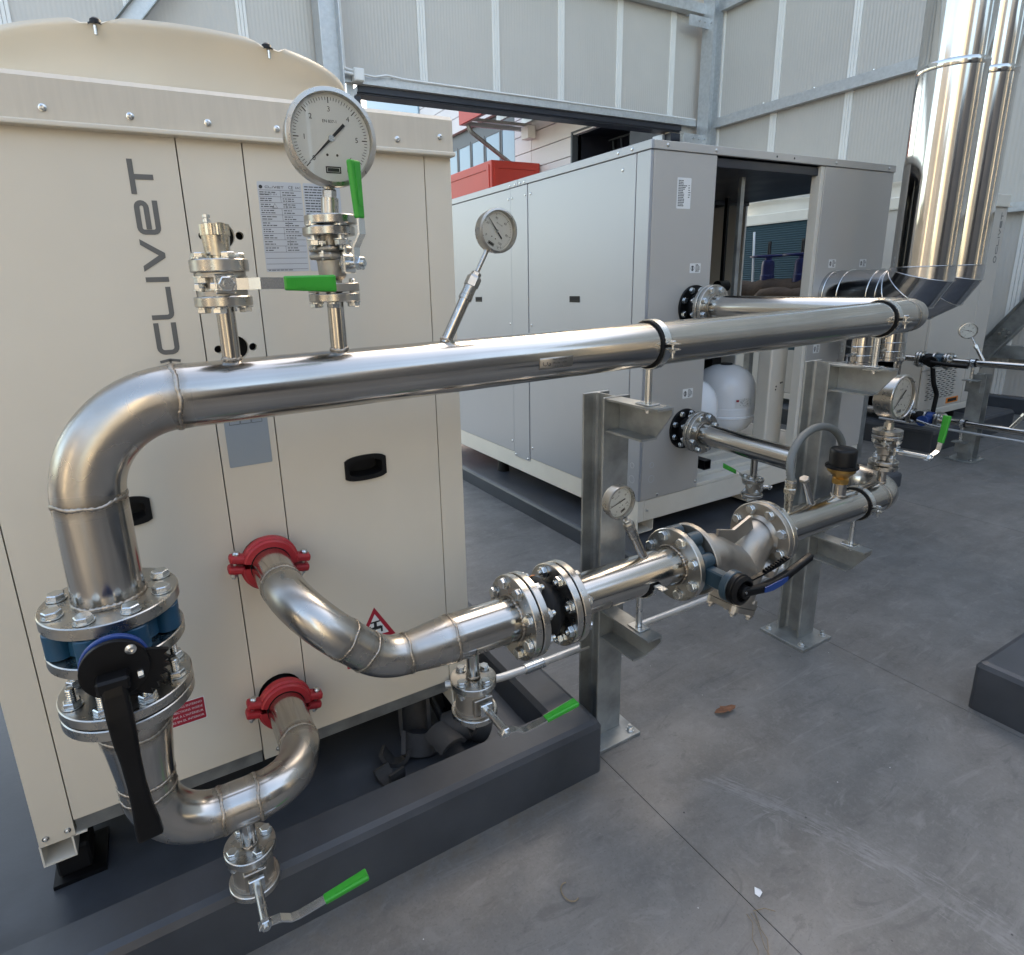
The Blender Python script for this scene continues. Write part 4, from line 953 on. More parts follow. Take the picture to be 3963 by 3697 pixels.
lab=part('orange_tag',MB().lathe([(.0895,-.008),(.0895,.010)],axM((.925,PY,zL(.92)),(1,0,0)),4,False,(R(232-180),R(250-180))),M['orange'],ej2)
# ---- middle lower spool
mp_=thing('pipe_run','short straight stainless pipe passing in front of the near post','pipe',(1.2,PY,.6))
fm1=flange(mp_,axM((.9920,PY,zL(.99)),(1,0,0)),RF,.05,.0205); bolts(fm1,axM((.967,PY,zL(.97)),(-1,0,0)),.0915,8,.0155,.046,.006,False)
part('run_pipe',MB().sweep([(1.011,PY,zL(1.01)),(1.15,PY,zL(1.15)),(1.30,PY,zL(1.3)),(1.421,PY,zL(1.42))],RP,48),M['steel_x'],mp_)
fm2=flange(mp_,axM((1.418,PY,zL(1.42)),(1,0,0)),RF,.05,.0205); bolts(fm2,axM((1.418,PY,zL(1.42)),(-1,0,0)),.0915,8,.0155,.024,.004)
weld(mp_,(1.014,PY,zL(1.01)),(1,0,0),RP+.002,.006,31); weld(mp_,(1.415,PY,zL(1.41)),(1,0,0),RP+.003,.0085,32,.0015)
plate_on_pipe(mp_,1.03,1.13,zL(1.08),R(-38),R(-12),('114,3 x 2,6','1.4301'))
tp2=pocket(mp_,1.300,zL(1.3)+.053,(-.47,0,.88),.10)
# ---- second butterfly valve, lever pointing right
vB,vbd=butterfly('butterfly_valve','dark teal butterfly valve with black lever and blue grip beside the strainer',axM((1.4395,PY,zL(1.46)),(1,0,0)),.0465,'teal',None)
cB=V((1.463,PY,.660))
part('neck',MB().box(-.017,.017,-.115,0,-.026,.026,b=.004),M['teal'],vB,T(cB+V((0,-.08,0))))
nl=MB(); 
for i in range(3): text_lines(nl,1.449,1.477,.650+.008*i-.003,.656+.008*i,1,.003,i,Mx(((1,0,0,0),(0,0,-1,PY-.14),(0,1,0,0),(0,0,0,1))))
pv=cB+V((0,-.195,0))
part('top_flange',MB().cyl((0,.022,0),(0,0,0),.047,n=36,c=.002),M['teal'],vB,T(pv))
part('notch_plate',MB().cyl((0,-.001,0),(0,-.016,0),.046,n=36,c=.002),M['black'],vB,T(pv))
part('index_ring',MB().lathe([(.030,.017),(.043,.017),(.044,.024),(.034,.030),(.030,.028)],T(pv)@FACE,36),M['black'],vB)
part('hub',MB().cyl((0,-.016,0),(0,-.038,0),.019,n=24,c=.002),M['black'],vB,T(pv))
part('screw',MB().cyl((-.008,-.038,.004),(-.008,-.042,.004),.004,n=10),M['zinc'],vB,T(pv))
hl=[pv+V(q) for q in((-.012,-.030,.002),(.03,-.032,-.003),(.07,-.034,-.006),(.12,-.035,-.005),(.165,-.035,.003),(.20,-.034,.012),(.25,-.033,.025),(.29,-.032,.036))]
hB=part('lever',MB().ribbon(hl,[.026,.024,.026,.030,.028,.023,.022,.022],.022,(0,0,1)),M['black'],vB); bz=hB.modifiers.new('bevel','BEVEL'); bz.width=.007; bz.segments=3; bz.limit_method='ANGLE'
part('lever_inlay',MB().ribbon([pv+V(q) for q in((.065,-.0465,-.0055),(.10,-.0470,-.0055),(.135,-.0470,-.002),(.165,-.0465,.003))],[.016,.021,.020,.012],.003,(0,0,1)),M['blue2'],hB)
ltp=[pv+V(q) for q in((.02,-.012,.016),(.08,-.014,.022),(.15,-.016,.034),(.20,-.018,.048))]
part('latch_lever',MB().ribbon(ltp,.012,.006,(0,1,0)),M['black'],vB)
tg=MB()
for i in range(9):
    q=pv+V((.10+.011*i,-.0165,.028+.0022*i)); tg.box(-.003,.003,-.006,.006,.0,.007,M=T(q))
part('latch_teeth',tg,M['black'],vB)
# ---- Y strainer
st=thing('strainer','cast stainless Y-strainer with flanges and a bolted cover below','strainer',(1.67,PY,.45))
zs=zL(1.67)
fs1=flange(st,axM((1.4885,PY,zs),(1,0,0)),RF,.05,.0205,'cast'); fs2=flange(st,axM((1.8245,PY,zs),(1,0,0)),RF,.05,.0205,'cast')
bolts(fs2,axM((1.8245,PY,zs),(-1,0,0)),.0915,8,.0155,.046,.008)
def yz(x,z,y=PY): return (x,y,z)
part('inlet_arm',MB().sweep(fillet([yz(1.505,zs),yz(1.575,zs),yz(1.735,zs-.10)],.12,10),[.061+.008*min(1,i/8) for i in range(13)],44),M['cast'],st)
l0=V((1.795,PY,zs)); ld=V((-.40,-.04,-.90)).normalized()
part('outlet_arm',MB().sweep(fillet([yz(1.832,zs),yz(1.795,zs),tuple(l0+ld*.20)],.07,10),[.061+.003*min(1,i/5) for i in range(13)],44),M['cast'],st)
for xx in(1.514,1.822): part('flange_fillet',MB().lathe([(.074,0),(.066,.006 if xx<1.6 else -.006),(.062,.016 if xx<1.6 else -.016)],axM((xx-(.005 if xx<1.6 else -.004),PY,zs),(1,0,0)),40,True),M['cast'],st)
lA=axM(l0+ld*.045,ld,(1,0,0))
part('basket_leg',MB().lathe([(.063,.02),(.063,.12),(.060,.15),(.060,.175)],lA,40,True),M['cast'],st)
part('rib',MB().ribbon([V((1.60,PY-.01,zs+.052)),V((1.68,PY-.01,zs+.034)),V((1.765,PY-.01,zs+.066))],.010,.05,(0,1,0)),M['cast'],st)
cvp=[(x,y) for x,y in rrect(-.062,.062,-.062,.062,.024,5)]
cv=part('cover_flange',MB().prism(cvp,.165,.182,lA),M['cast'],st); part('cover',MB().prism([(x*.98,y*.98) for x,y in cvp],.1845,.203,lA),M['cast'],st)
for a in(45,135,225,315):
    q=lA@T(.062*math.cos(R(a)),.062*math.sin(R(a)),0)
    part('bolt',MB().hexp((0,0,.203),(0,0,.214),.0125,q).hexp((0,0,.165),(0,0,.152),.0125,q).cyl((0,0,.15),(0,0,.222),.0058,n=10,M=q),M['cast'],cv)
part('plug_boss',MB().cyl((0,0,.03),(0,0,.078),.029,.025,n=24),M['cast'],st,axM(V((1.775,PY-.005,zs-.075)),V((.28,-.80,-.20))))
part('plug',MB().hexp((0,0,.078),(0,0,.092),.026),M['cast'],st,axM(V((1.775,PY-.005,zs-.075)),V((.28,-.80,-.20))))
# ---- right lower run with elbow back to the silver cabinet
rr_=thing('pipe_run','lower stainless pipe right of the strainer, bending back to the silver cabinet','pipe',(2.3,PY,.6))
xe=2.682; eQ=elb((2,PY,zL(2)),(xe,PY,.657),(xe,.6,.690),.160)
fr1=flange(rr_,axM((1.8485,PY,zs),(1,0,0)),RF,.05,.0205); weld(rr_,(1.872,PY,zs),(1,0,0),RP+.002,.006,41)
part('run_pipe',MB().sweep([(1.868,PY,zL(1.87)),(2.2,PY,zL(2.2)),eQ[0]],RP,48),M['steel_x'],rr_)
part('elbow',MB().sweep(eQ,RP,48),M['steel_bend'],rr_)
part('return_pipe',MB().sweep([eQ[-1],(xe,.3,.678),(xe,.635,.694)],RP-.002,48),M['steel_y'],rr_)
weld(rr_,eQ[0],(1,0,0),RP,.0042,42); weld(rr_,eQ[-1],(0,1,0),RP,.0042,43)
fq=flange(rr_,axM((xe,.632,.694),(0,1,0)),RF,.05,.022); bolts(fq,axM((xe,.632,.694),(0,-1,0)),.0915,8,.0155,.052,.010); weld(rr_,(xe,.630,.694),(0,1,0),RP+.002,.006,44)
flange(rr_,axM((xe,.659,.695),(0,1,0)),RF,.05,.020)
ej3=thing('expansion_joint','black rubber joint between the lower flanges and the silver cabinet','expansion joint',(xe,.72,.59),'rubber expansion joints')
part('bellows',MB().lathe([(.062,0),(.072,.018),(.080,.04),(.072,.06),(.062,.082)],axM((xe,.679,.695),(0,1,0)),32,True),M['rubber'],ej3)
fb=flange(ej3,axM((xe,.7605,.695),(0,1,0)),RF,.05,.0125,'black'); bolts(fb,axM((xe,.760,.695),(0,-1,0)),.0915,8,.0155,.012,.004)
# fittings on the right run
part('hose_stub',MB().cyl((1.972,PY,zL(2)+.05),(1.972,PY,.80),.0135,n=24),M['nickel'],rr_)
tp3=pocket(rr_,2.105,zL(2.1)+.053,(-.47,0,.88),.115); part('pocket_cap',MB().hexp(tp3,tp3+V((-.47,0,.88))*.012,.017),M['cast'],rr_)
part('branch_stub',MB().cyl((2.268,PY,zL(2.27)+.05),(2.268,PY,.765),.0235,n=28),M['steel_z'],rr_); weld(rr_,(2.268,PY,zL(2.27)+RP),(0,0,1),.0245,.0045,45)
part('branch_stub',MB().cyl((2.545,PY,zL(2.5)+.05),(2.545,PY,.772),.0165,n=28),M['steel_z'],rr_); weld(rr_,(2.545,PY,zL(2.5)+RP),(0,0,1),.0172,.0045,46)
part('drain_stub',MB().cyl((xe,.315,.63),(xe,.315,.53),.0165,n=24),M['steel_z'],rr_)
hs=thing('flexible_hose','grey corrugated hose arching in front of the middle post','hose',(1.972,PY,.80))
hp_=[V((1.972,PY,.815))]
for i in range(31):
    a_=math.pi*(1-i/30*1.12); u=i/30; hp_.append(V((2.192+.220*math.cos(a_),PY+.085*math.sin(min(1,u*1.3)*math.pi/2),.835+.135*math.sin(a_))))
hp_+=[V((2.385,PY+.06,.755)),V((2.372,PY+.05,.735))]
dens=[]
for a,b in zip(hp_[:-1],hp_[1:]):
    n_=max(1,int((b-a).length/.0040))
    for i in range(n_): dens.append(a.lerp(b,i/n_))
hz=mat('grey_hose',(.13,.14,.135),.55)
part('hose',MB().sweep(dens,[.0128+(.0014 if i%2 else -.0010) for i in range(len(dens))],14),hz,hs)
part('hose_nut',MB().hexp((1.972,PY,.785),(1.972,PY,.803),.021).cyl((1.972,PY,.803),(1.972,PY,.832),.0175,n=20).cyl((1.972,PY,.76),(1.972,PY,.785),.0155,n=20),M['nickel'],hs)
part('hose_clip',MB().lathe([(.0165,0),(.0185,0),(.0185,.008),(.0165,.008)],T(1.972,PY,.822),20),M['zinc'],hs)
fs_=thing('flow_switch','flow switch with black domed cap on a brass body','flow switch',(2.268,PY,.765))
part('brass_body',MB().lathe([(0,.763),(.026,.763),(.026,.783),(.022,.786),(.030,.795),(.046,.810),(.047,.823),(0,.823)],T(2.268,PY,0),32),M['brass'],fs_)
part('brass_nut',MB().hexp((2.268,PY,.768),(2.268,PY,.784),.030),M['brass'],fs_)
part('cap_flange',MB().lathe([(0,.8232),(.054,.8232),(.055,.826),(.055,.832),(.044,.8345),(0,.8345)],T(2.268,PY,0),32),M['plast'],fs_)
part('cap',MB().lathe([(.0445,.8345),(.0445,.885),(.0425,.893),(.036,.897),(0,.8985)],T(2.268,PY,0),36,True),M['plast'],fs_)
for a in range(0,360,60): part('screw',MB().cyl((2.268+.051*math.cos(R(a+20)),PY+.051*math.sin(R(a+20)),.827),(2.268+.051*math.cos(R(a+20)),PY+.051*math.sin(R(a+20)),.836),.005,n=8),M['plast'],fs_)
# ---- red grooved couplings
def coupling(label,x,z,y=-.058):
    t=thing('pipe_coupling',label,'coupling',(x,y,z),'red grooved pipe couplings')
    F=T(x,y,z)@FACE
    pr=[(.0495,-.023),(.063,-.023),(.0665,-.018),(.0665,-.010),(.071,-.006),(.071,.006),(.0665,.010),(.0665,.018),(.063,.023),(.0495,.023),(.0495,-.023)]
    tilt=R(12)
    part('upper_housing',MB().lathe(pr,F,30,False,(R(6)-tilt,R(174)-tilt)),M['red'],t); part('lower_housing',MB().lathe(pr,F,30,False,(R(186)-tilt,R(354)-tilt)),M['red'],t)
    for s_ in(-1,1):
        a=(0 if s_>0 else math.pi)-tilt; e=V((.083*math.cos(a),.083*math.sin(a),0)); tn=V((-math.sin(a),math.cos(a),0))*s_
        for k in(1,-1):
            FF=F@T(e+tn*k*.0135)@Mx.Rotation(a,4,'Z'); part('ear',MB().prism([(-.022,-.013*1),(-.022,.013),(.004,.015),(.018,.008),(.020,-.002),(.016,-.010),(.004,-.013)],-.018,.018,FF@Mx.Rotation(math.pi/2,4,'X')@Mx.Scale(.8,4)) if False else MB().box(-.024,.016,-.0095,.0095,-.017,.017,b=.006,seg=2),M['red'],t,FF)
        bolt=MB().lathe([(.0095,0),(.0095,.004),(.007,.008),(0,.009)],None,16); bolt.cyl((0,0,-.062),(0,0,0),.0048,n=10).hexp((0,0,-.055),(0,0,-.047),.0095)
        up_=tn if tn.y>0 else -tn
        part('coupling_bolt',bolt,M['zinc'],t,F@T(e+up_*.0232)@frame(up_))
    part('gasket',MB().lathe([(.0482,-.0235),(.0494,-.0235),(.0494,.0235),(.0482,.0235)],F,30),M['rubber'],t)
    part('unit_stub',MB().cyl((0,0,-.10),(0,0,-.0236),.0475,n=36),M['black'],t,F)
    return t
coupling('upper red pipe coupling on the beige cabinet front',cxu,zq); coupling('lower red pipe coupling near the bottom of the beige cabinet',cxl,.439)
# ---- clamps on the posts
for rx,nm,rod in((1.291,'near',0),(2.392,'middle',0)):
    pipe_clamp('clamp round the long upper pipe above the %s post'%nm,(rx,PY,zU(rx)),(1,0,0),RP,zU(rx)-RP-.009-1.185)
pipe_clamp('half-open clamp under the short straight pipe at the near post',(1.291,PY,zL(1.29)),(1,0,0),RP,zL(1.29)-RP-.009-.493,upper=False)
pipe_clamp('clamp round the lower pipe at the middle post',(2.392,PY,zL(2.39)),(1,0,0),RP,zL(2.39)-RP-.009-.493)
# ---- galvanized conduit behind the lower run
cd_=thing('conduit','thin galvanized conduit running low behind the lower pipe','conduit',(1.6,-.1,.27))
part('tube',MB().sweep(fillet([(.78,-.02,.28),(.93,-.095,.292),(1.02,-.1,.291),(2.36,-.1,.288),(2.40,-.1,.40),(2.40,-.085,.9)],[.12,.1,.03,.05],8),.0125,16),M['galv2'],cd_)
part('coupler',MB().cyl((1.03,-.1,.291),(1.105,-.1,.291),.0165,n=20,c=.001),M['zinc'],cd_)
# ================================================================ VALVES AND GAUGES
nY=V((0,-1,0))
ball_valve('ball_valve','wafer ball valve under the air vent with horizontal green lever',(.235,PY),(1.493,1.511,1.553,1.575),.050,nY,.056,'wafer',
  {'bar':[(.222,PY-.058,1.531),(.252,PY-.059,1.531),(.272,PY-.062,1.531),(.290,PY-.070,1.531),(.335,PY-.070,1.530)],'grip':[(.330,PY-.070,1.530),(.424,PY-.070,1.527)],'side':(0,0,1),'w':.020,'g0':.025,'g1':.031})
av=thing('air_vent','nickel-plated automatic air vent with knurled cap','air vent',(.235,PY,1.575))
part('body',MB().lathe([(0,1.5755),(.016,1.5755),(.016,1.581),(.0212,1.5815),(.0218,1.59),(.0238,1.615),(0,1.615)],T(.235,PY,0),36),M['nickel'],av)
kn=MB(); n=64; vs=[]
for z in(1.6155,1.634):
    for i in range(n): a=2*math.pi*i/n; r_=.0250 if i%2 else .0242; vs.append((.235+r_*math.cos(a),PY+r_*math.sin(a),z))
kn.add(vs,[(i,(i+1)%n,n+(i+1)%n,n+i) for i in range(n)]).add(vs[n:],[tuple(range(n))]).add(vs[:n],[tuple(range(n-1,-1,-1))])
part('knurled_cap',kn,M['nickel'],av)
part('vent_tip',MB().lathe([(.0045,1.634),(.0045,1.637),(.0065,1.6375),(.0065,1.642),(.004,1.6425),(.004,1.645),(.0065,1.6455),(.0065,1.650),(0,1.650)],T(.224,PY,0),16),M['zinc'],av)
sdG=V((.55,-.83,0)).normalized(); pG=V((.440,PY,1.570))+sdG*.062
ball_valve('ball_valve','flanged ball valve under the biggest gauge with upright green lever',(.440,PY),(1.493,1.509,1.616,1.632),.0495,sdG,.062,'flanged',
  {'bar':[pG+V((0,0,-.014)),pG+V((0,0,.006)),pG+V((.0,.0,.022)),pG+sdG*.016+V((0,0,.045)),pG+sdG*.016+V((0,0,.09))],'grip':[pG+sdG*.016+V((-.002,0,.072)),pG+sdG*.016+V((-.006,0,.172))],'side':sdG.cross(V((0,0,1))),'w':.018,'g0':.020,'g1':.030})
part('lower_counter_flange',MB().lathe([(.012,1.5115),(.048,1.5115),(.0495,1.513),(.0495,1.526),(.048,1.5275),(.012,1.5275)],T(.440,PY,0),44),M['cast'],bpy.data.objects['ball_valve.001'])
G1=T(.455,PY-.022,1.786)@FACE
gz=gauge('pressure_gauge','biggest round pressure gauge in front of the beige cabinet',G1,.085,.042,list(range(7)),'bar',R(225),R(270),.005,True,'EN 837-1')
part('counter_flange',MB().lathe([(.012,1.6365),(.048,1.6365),(.0495,1.638),(.0495,1.651),(.048,1.653),(.012,1.653),(.012,1.6365)],T(.445,PY,0),44),M['flange'],gz)
part('socket',MB().cyl((.445,PY,1.653),(.447,PY,1.684),.0165,n=28),M['flange'],gz); part('socket_nut',MB().hexp((.447,PY,1.684),(.448,PY,1.700),.0135).cyl((.448,PY,1.70),(.448,PY,1.72),.0105,n=16),M['flange'],gz)
def thermometer(label,base,d,r,val,extra_len=.0,tw=0.0):
    """base = end of the welded pocket, d = stem direction"""
    d=V(d).normalized(); o_=V(base); c=o_+d*(.112+extra_len)+V((0,-.012,0))
    up_=d; F=Mx.Identity(4); z_=V((0,-1,0)); y_=(d-z_*d.dot(z_)).normalized(); x_=y_.cross(z_)
    for i in range(3): F[i][0]=x_[i]; F[i][1]=y_[i]; F[i][2]=z_[i]
    F.translation=c
    if tw: F=F@Mx.Rotation(tw,4,'Y')
    g_=gauge('thermometer',label,F,r,.028,[0,20,40,60,80,100],'°C',R(225),R(270),val,True,'EN 13190',minor=10)
    part('socket',MB().cyl(o_,o_+d*.022,.0142,n=20,c=.001).cyl(o_+d*-.01,o_,.0150,n=20),M['flange'],g_)
    part('socket_nut',MB().hexp(o_+d*.022,o_+d*.046,.0165).hexp(o_+d*.046,o_+d*.056,.0115),M['flange'],g_)
    part('stem',MB().cyl(o_+d*.05,c-d*(r*.9)+V((0,.012,0)),.0052,n=14),M['flange'],g_)
    return g_
thermometer('round thermometer leaning right above the long upper pipe',tp1,d1,.0475,.26,.044)
thermometer('round thermometer leaning left above the short straight pipe',tp2,(-.47,0,.88),.0495,.20,.014)
# drain valves
def drain(label,x,ztop,ro,levz,len_):
    yb=PY; p=V((x,yb-.150,ztop-.062))
    t=ball_valve('drain_valve',label,(x,yb),(ztop-.108,ztop-.092,ztop-.018,ztop),ro,nY,.150,'wafer',
      {'bar':[p+V((-.014,0,0)),p+V((.012,0,0)),p+V((.030,-.001,-.002)),p+V((.050,-.001,-.016)),p+V((.066,-.001,-.018)),p+V((.125,-.001,-.012))],'grip':[p+V((.120,-.001,-.013)),p+V((.218,-.001,-.002))],'side':(0,1,0),'w':.018,'g0':.020,'g1':.026},group='drain valves with green grips',sq=True)
    return t
drain('drain valve hanging under the U-bend, green lever over the plinth edge',.137,.325,.055,0,0)
drain('drain valve under the dropping pipe, green lever above the plinth corner',.716,.533,.060,0,0)
tdv=ball_valve('drain_valve','drain valve under the return pipe in front of the silver cabinet',(xe,.315),(.432,.446,.512,.528),.052,V((.8,-.6,0)),.075,'wafer',
  {'bar':[(xe+.02,.28,.48),(xe+.02,.36,.50),(xe-.02,.40,.545)],'grip':[(xe-.02,.40,.540),(xe-.06,.45,.57)],'side':(0,0,1),'w':.016,'g0':.022,'g1':.026},group='drain valves with green grips')
p5=V((2.545,PY-.145,.845))
ball_valve('ball_valve','flanged ball valve under the far pressure gauge with raised green lever',(2.545,PY),(.790,.804,.892,.906),.050,nY,.145,'flanged',
  {'bar':[p5+V((-.012,0,-.004)),p5+V((.012,0,.004)),p5+V((.035,-.004,.012)),p5+V((.055,-.006,.022)),p5+V((.066,-.006,.06))],'grip':[p5+V((.064,-.006,.050)),p5+V((.083,-.006,.150))],'side':(.2,1,0),'w':.016,'g0':.020,'g1':.026})
bv5=bpy.data.objects['ball_valve.002']
part('counter_flange',MB().lathe([(.012,.7705),(.050,.7705),(.050,.785),(.012,.785),(.012,.7705)],T(2.545,PY,0),44),M['flange'],bv5)
part('counter_flange',MB().lathe([(.012,.9105),(.050,.9105),(.050,.925),(.012,.925),(.012,.9105)],T(2.545,PY,0),44),M['flange'],bv5)
g5=gauge('pressure_gauge','round pressure gauge on the bent lower pipe behind the middle post',T(2.560,PY-.028,1.052)@FACE,.086,.066,list(range(7)),'bar',R(225),R(270),.005,True,'EN 837-1')
part('socket',MB().cyl((2.545,PY,.925),(2.548,PY,.952),.0165,n=24).hexp((2.548,PY,.948),(2.55,PY,.962),.0135),M['flange'],g5)
# ================================================================ SILVER CABINET
gx0,gx1,gy0,gy1=2.36,4.452,.774,3.35; zb,zt0,zt1=.322,2.112,2.155
sc_=thing('boiler_cabinet','silver grey cabinet with an open front bay and two steel flues','cabinet',(3.4,2.0,.107))
def SP(name,mt,*a,b=.003,seg=2): return part(name,B(*a,b=b,seg=seg),M[mt],sc_)
# left face panels (facing -X)
ysL=[gy0,.872,1.832,2.032,gy1]
for a,b,z0 in((gy0,.872,zb),(.872,1.832,zb),(1.832,2.032,zb-.028),(2.032,gy1,zb)):
    SP('side_panel','silver',gx0-(.003 if z0<zb else 0),gx0+.02,a+.0022,b-.0022,z0,zt0)
ft_=SP('front_panel','silver2',gx0+.0205,2.818,gy0,gy0+.02,zb,zt0)
SP('front_panel','silver2',3.735,gx1,gy0,gy0+.02,zb,zt0); SP('panel_return','cream',3.70,3.733,gy0+.004,gy0+.06,zb,zt0)
SP('top_cap','silver',gx0-.006,gx0+.014,gy0-.006,1.935,zt0+.002,zt1); SP('top_cap','silver',gx0-.006,gx0+.014,1.938,gy1,zt0+.002,zt1)
SP('top_cap','silver2',gx0+.0145,gx1+.006,gy0-.006,gy0+.014,zt0+.002,zt1)
SP('roof','navy',gx0+.015,gx1,gy0+.015,gy1,zt0+.006,zt1-.004)
SP('back_panel','bay',gx0+.02,gx1,gy1-.02,gy1,zb,zt0)
SP('inner_side','bay',gx1-.02,gx1,1.835,2.30,zb,zt0); SP('inner_side','bay',gx1-.02,gx1,2.305,gy1-.021,zb,zt0)
SP('bay_ceiling','navy',2.83,gx1-.001,gy0+.022,gy1-.03,zt0-.05,zt0-.004); SP('bay_rail','navy',2.83,gx1-.03,1.80,1.834,2.035,2.062)
SP('bay_rail','black',gx1-.05,gx1-.022,2.30,2.33,1.40,2.06)
SP('rod','black',3.90,3.925,1.58,1.605,1.45,zt0-.06); part('roller',MB().cyl((3.86,1.59,1.44),(3.96,1.59,1.44),.04,n=16),M['black'],sc_)
# base frame and feet
SP('base_frame','cream',gx0+.004,gx0+.05,gy0+.004,gy1,.195,zb-.003); SP('base_frame','cream',gx0+.052,gx1-.004,gy0+.004,gy0+.05,.195,zb-.003)
SP('base_frame','cream',gx1-.05,gx1-.004,gy0+.052,gy1,.195,zb-.003)
SP('floor_pan','cream',2.42,gx1-.06,gy0+.052,gy1-.1,.295,.318)
for k,yy in enumerate((.90,1.02,1.16)): SP('floor_rib','cream',2.83,3.69,yy,yy+.05,.3185,.341)
SP('bay_sill','cream',2.82,3.70,gy0+.004,gy0+.05,zb-.001,.343)
part('frame_post',B(3.625,3.79,.93,1.03,.319,1.14,b=.012,seg=3),M['cream'],sc_)
hh=MB()
for x,z in((3.69,.78),(3.693,.80),(3.735,.82),(3.75,.822)): hh.cyl((x,.9295,z),(x,.928,z),.006,n=10)
part('post_holes',hh,M['dark'],sc_)
fo=MB().box(0,.004,0,.3,0,.07).box(.004,.116,0,.3,0,.004).box(.116,.12,0,.3,.004,.07)
for x,y in((gx0+.01,gy0+.01),(3.30,gy0+.01)): part('channel_foot',fo,M['cream'],sc_,T(x,y,.125))
for x,y in((gx0+.05,1.0),(gx0+.05,2.28),(3.38,.9),(4.3,.95),(4.3,2.6)): part('rubber_foot',MB().cyl((x,y,.1065),(x,y,.196),.045,.038,n=20),M['rubber'],sc_)
# latch pockets, screws
for y0,y1,z in((1.302,1.397,1.41),(2.452,2.547,1.403)):
    part('latch_pocket',B(gx0-.0035,gx0+.001,y0,y1,z-.018,z+.018,b=.002),M['plast'],sc_); part('latch_slot',B(gx0-.0045,gx0-.0036,y0+.01,y1-.01,z-.003,z+.010),M['dark'],sc_)
def scr(p,ax,r=.0085): part('screw',MB().lathe([(r,0),(r,.002),(r*.5,.0045),(0,.0045)],axM(p,ax),12),M['zinc'],sc_)
for y in(.97,1.80,1.855,2.01,2.06): 
    for z in(2.05,.40): 
        if y in(1.855,2.01): z=2.05 if z>1 else .31
        scr((gx0-.0032 if y in(1.855,2.01) else gx0-.0002,y,z),(-1,0,0))
for z in(1.24,): scr((gx0,1.80,z),(-1,0,0)); scr((gx0,2.06,z),(-1,0,0))
for y in(.90,1.0,1.86,1.91,1.97,2.03): scr((gx0-.006,y,2.134 if y<1.2 else 2.128),(-1,0,0))
for x in(2.46,2.80,3.82,4.38): scr((x,gy0-.006,2.134),(0,-1,0))
for x in(3.28,3.43): part('knock_hole',MB().cyl((x,gy0-.0062,2.134),(x,gy0-.0068,2.134),.006,n=8),M['ink'],sc_)
for y,z,r in((.70+.13,.52,.013),(.70+.13,.44,.019)): part('knockout_ring',MB().lathe([(r,0),(r+.003,0),(r+.003,.001),(r,.001)],axM((gx0-.0002,y,z),(-1,0,0)),18),M['silverlab'],sc_)
for x,z,r in((2.45,.52,.013),(2.45,.44,.019)): part('knockout_ring',MB().lathe([(r,0),(r+.003,0),(r+.003,.001),(r,.001)],axM((x,gy0-.0002,z),(0,-1,0)),18),M['silverlab'],sc_)
for x,z in((2.80,.36),(2.43,.26),(2.50,.34)): scr((x,gy0-.0002,z),(0,-1,0))
# stickers
def gst(x0,x1,z0,z1,kind):
    o=part('sticker',MB().prism(rrect(x0,x1,z0,z1,.004,2),.0004,.0012,FY(gy0)),M['label'],sc_); mb=MB(); F=FY(gy0-.0016)
    if kind=='data': text_lines(mb,x0+.008,x0+.068,z0+.01,z1-.01,16,.0042,3,F,.9); text_lines(mb,x1-.02,x1-.008,z0+.05,z1-.03,6,.004,4,F,.5)
    else:
        w=x1-x0; mb.prism(circ(x0+w*.24,(z0+z1)/2,w*.16,14),0,.0002,F,[circ(x0+w*.24,(z0+z1)/2,w*.125,14)]); mb.prism(rect(x0+w*.19,x0+w*.29,z0+.010,z1-.012),0,.0002,F)
        text_lines(mb,x0+w*.52,x1-.004,z0+.004,z1-.004,7,.0035,9,F,1.0)
    part('sticker_print',mb,M['ink'],o)
gst(2.541,2.638,1.849,1.995,'data'); gst(2.660,2.740,1.534,1.583,'i'); gst(2.659,2.737,.865,.918,'i')
gst(3.862,3.935,1.540,1.590,'i'); gst(4.19,4.263,1.538,1.588,'i'); gst(3.80,3.865,1.02,1.075,'i')
SQ=part('square_tube',MB().prism(rect(-.028,.028,-.028,.028),0,.3,axM((2.93,.80,.43),(0,1,0)),[rect(-.022,.022,-.022,.022)]),M['black'],sc_)
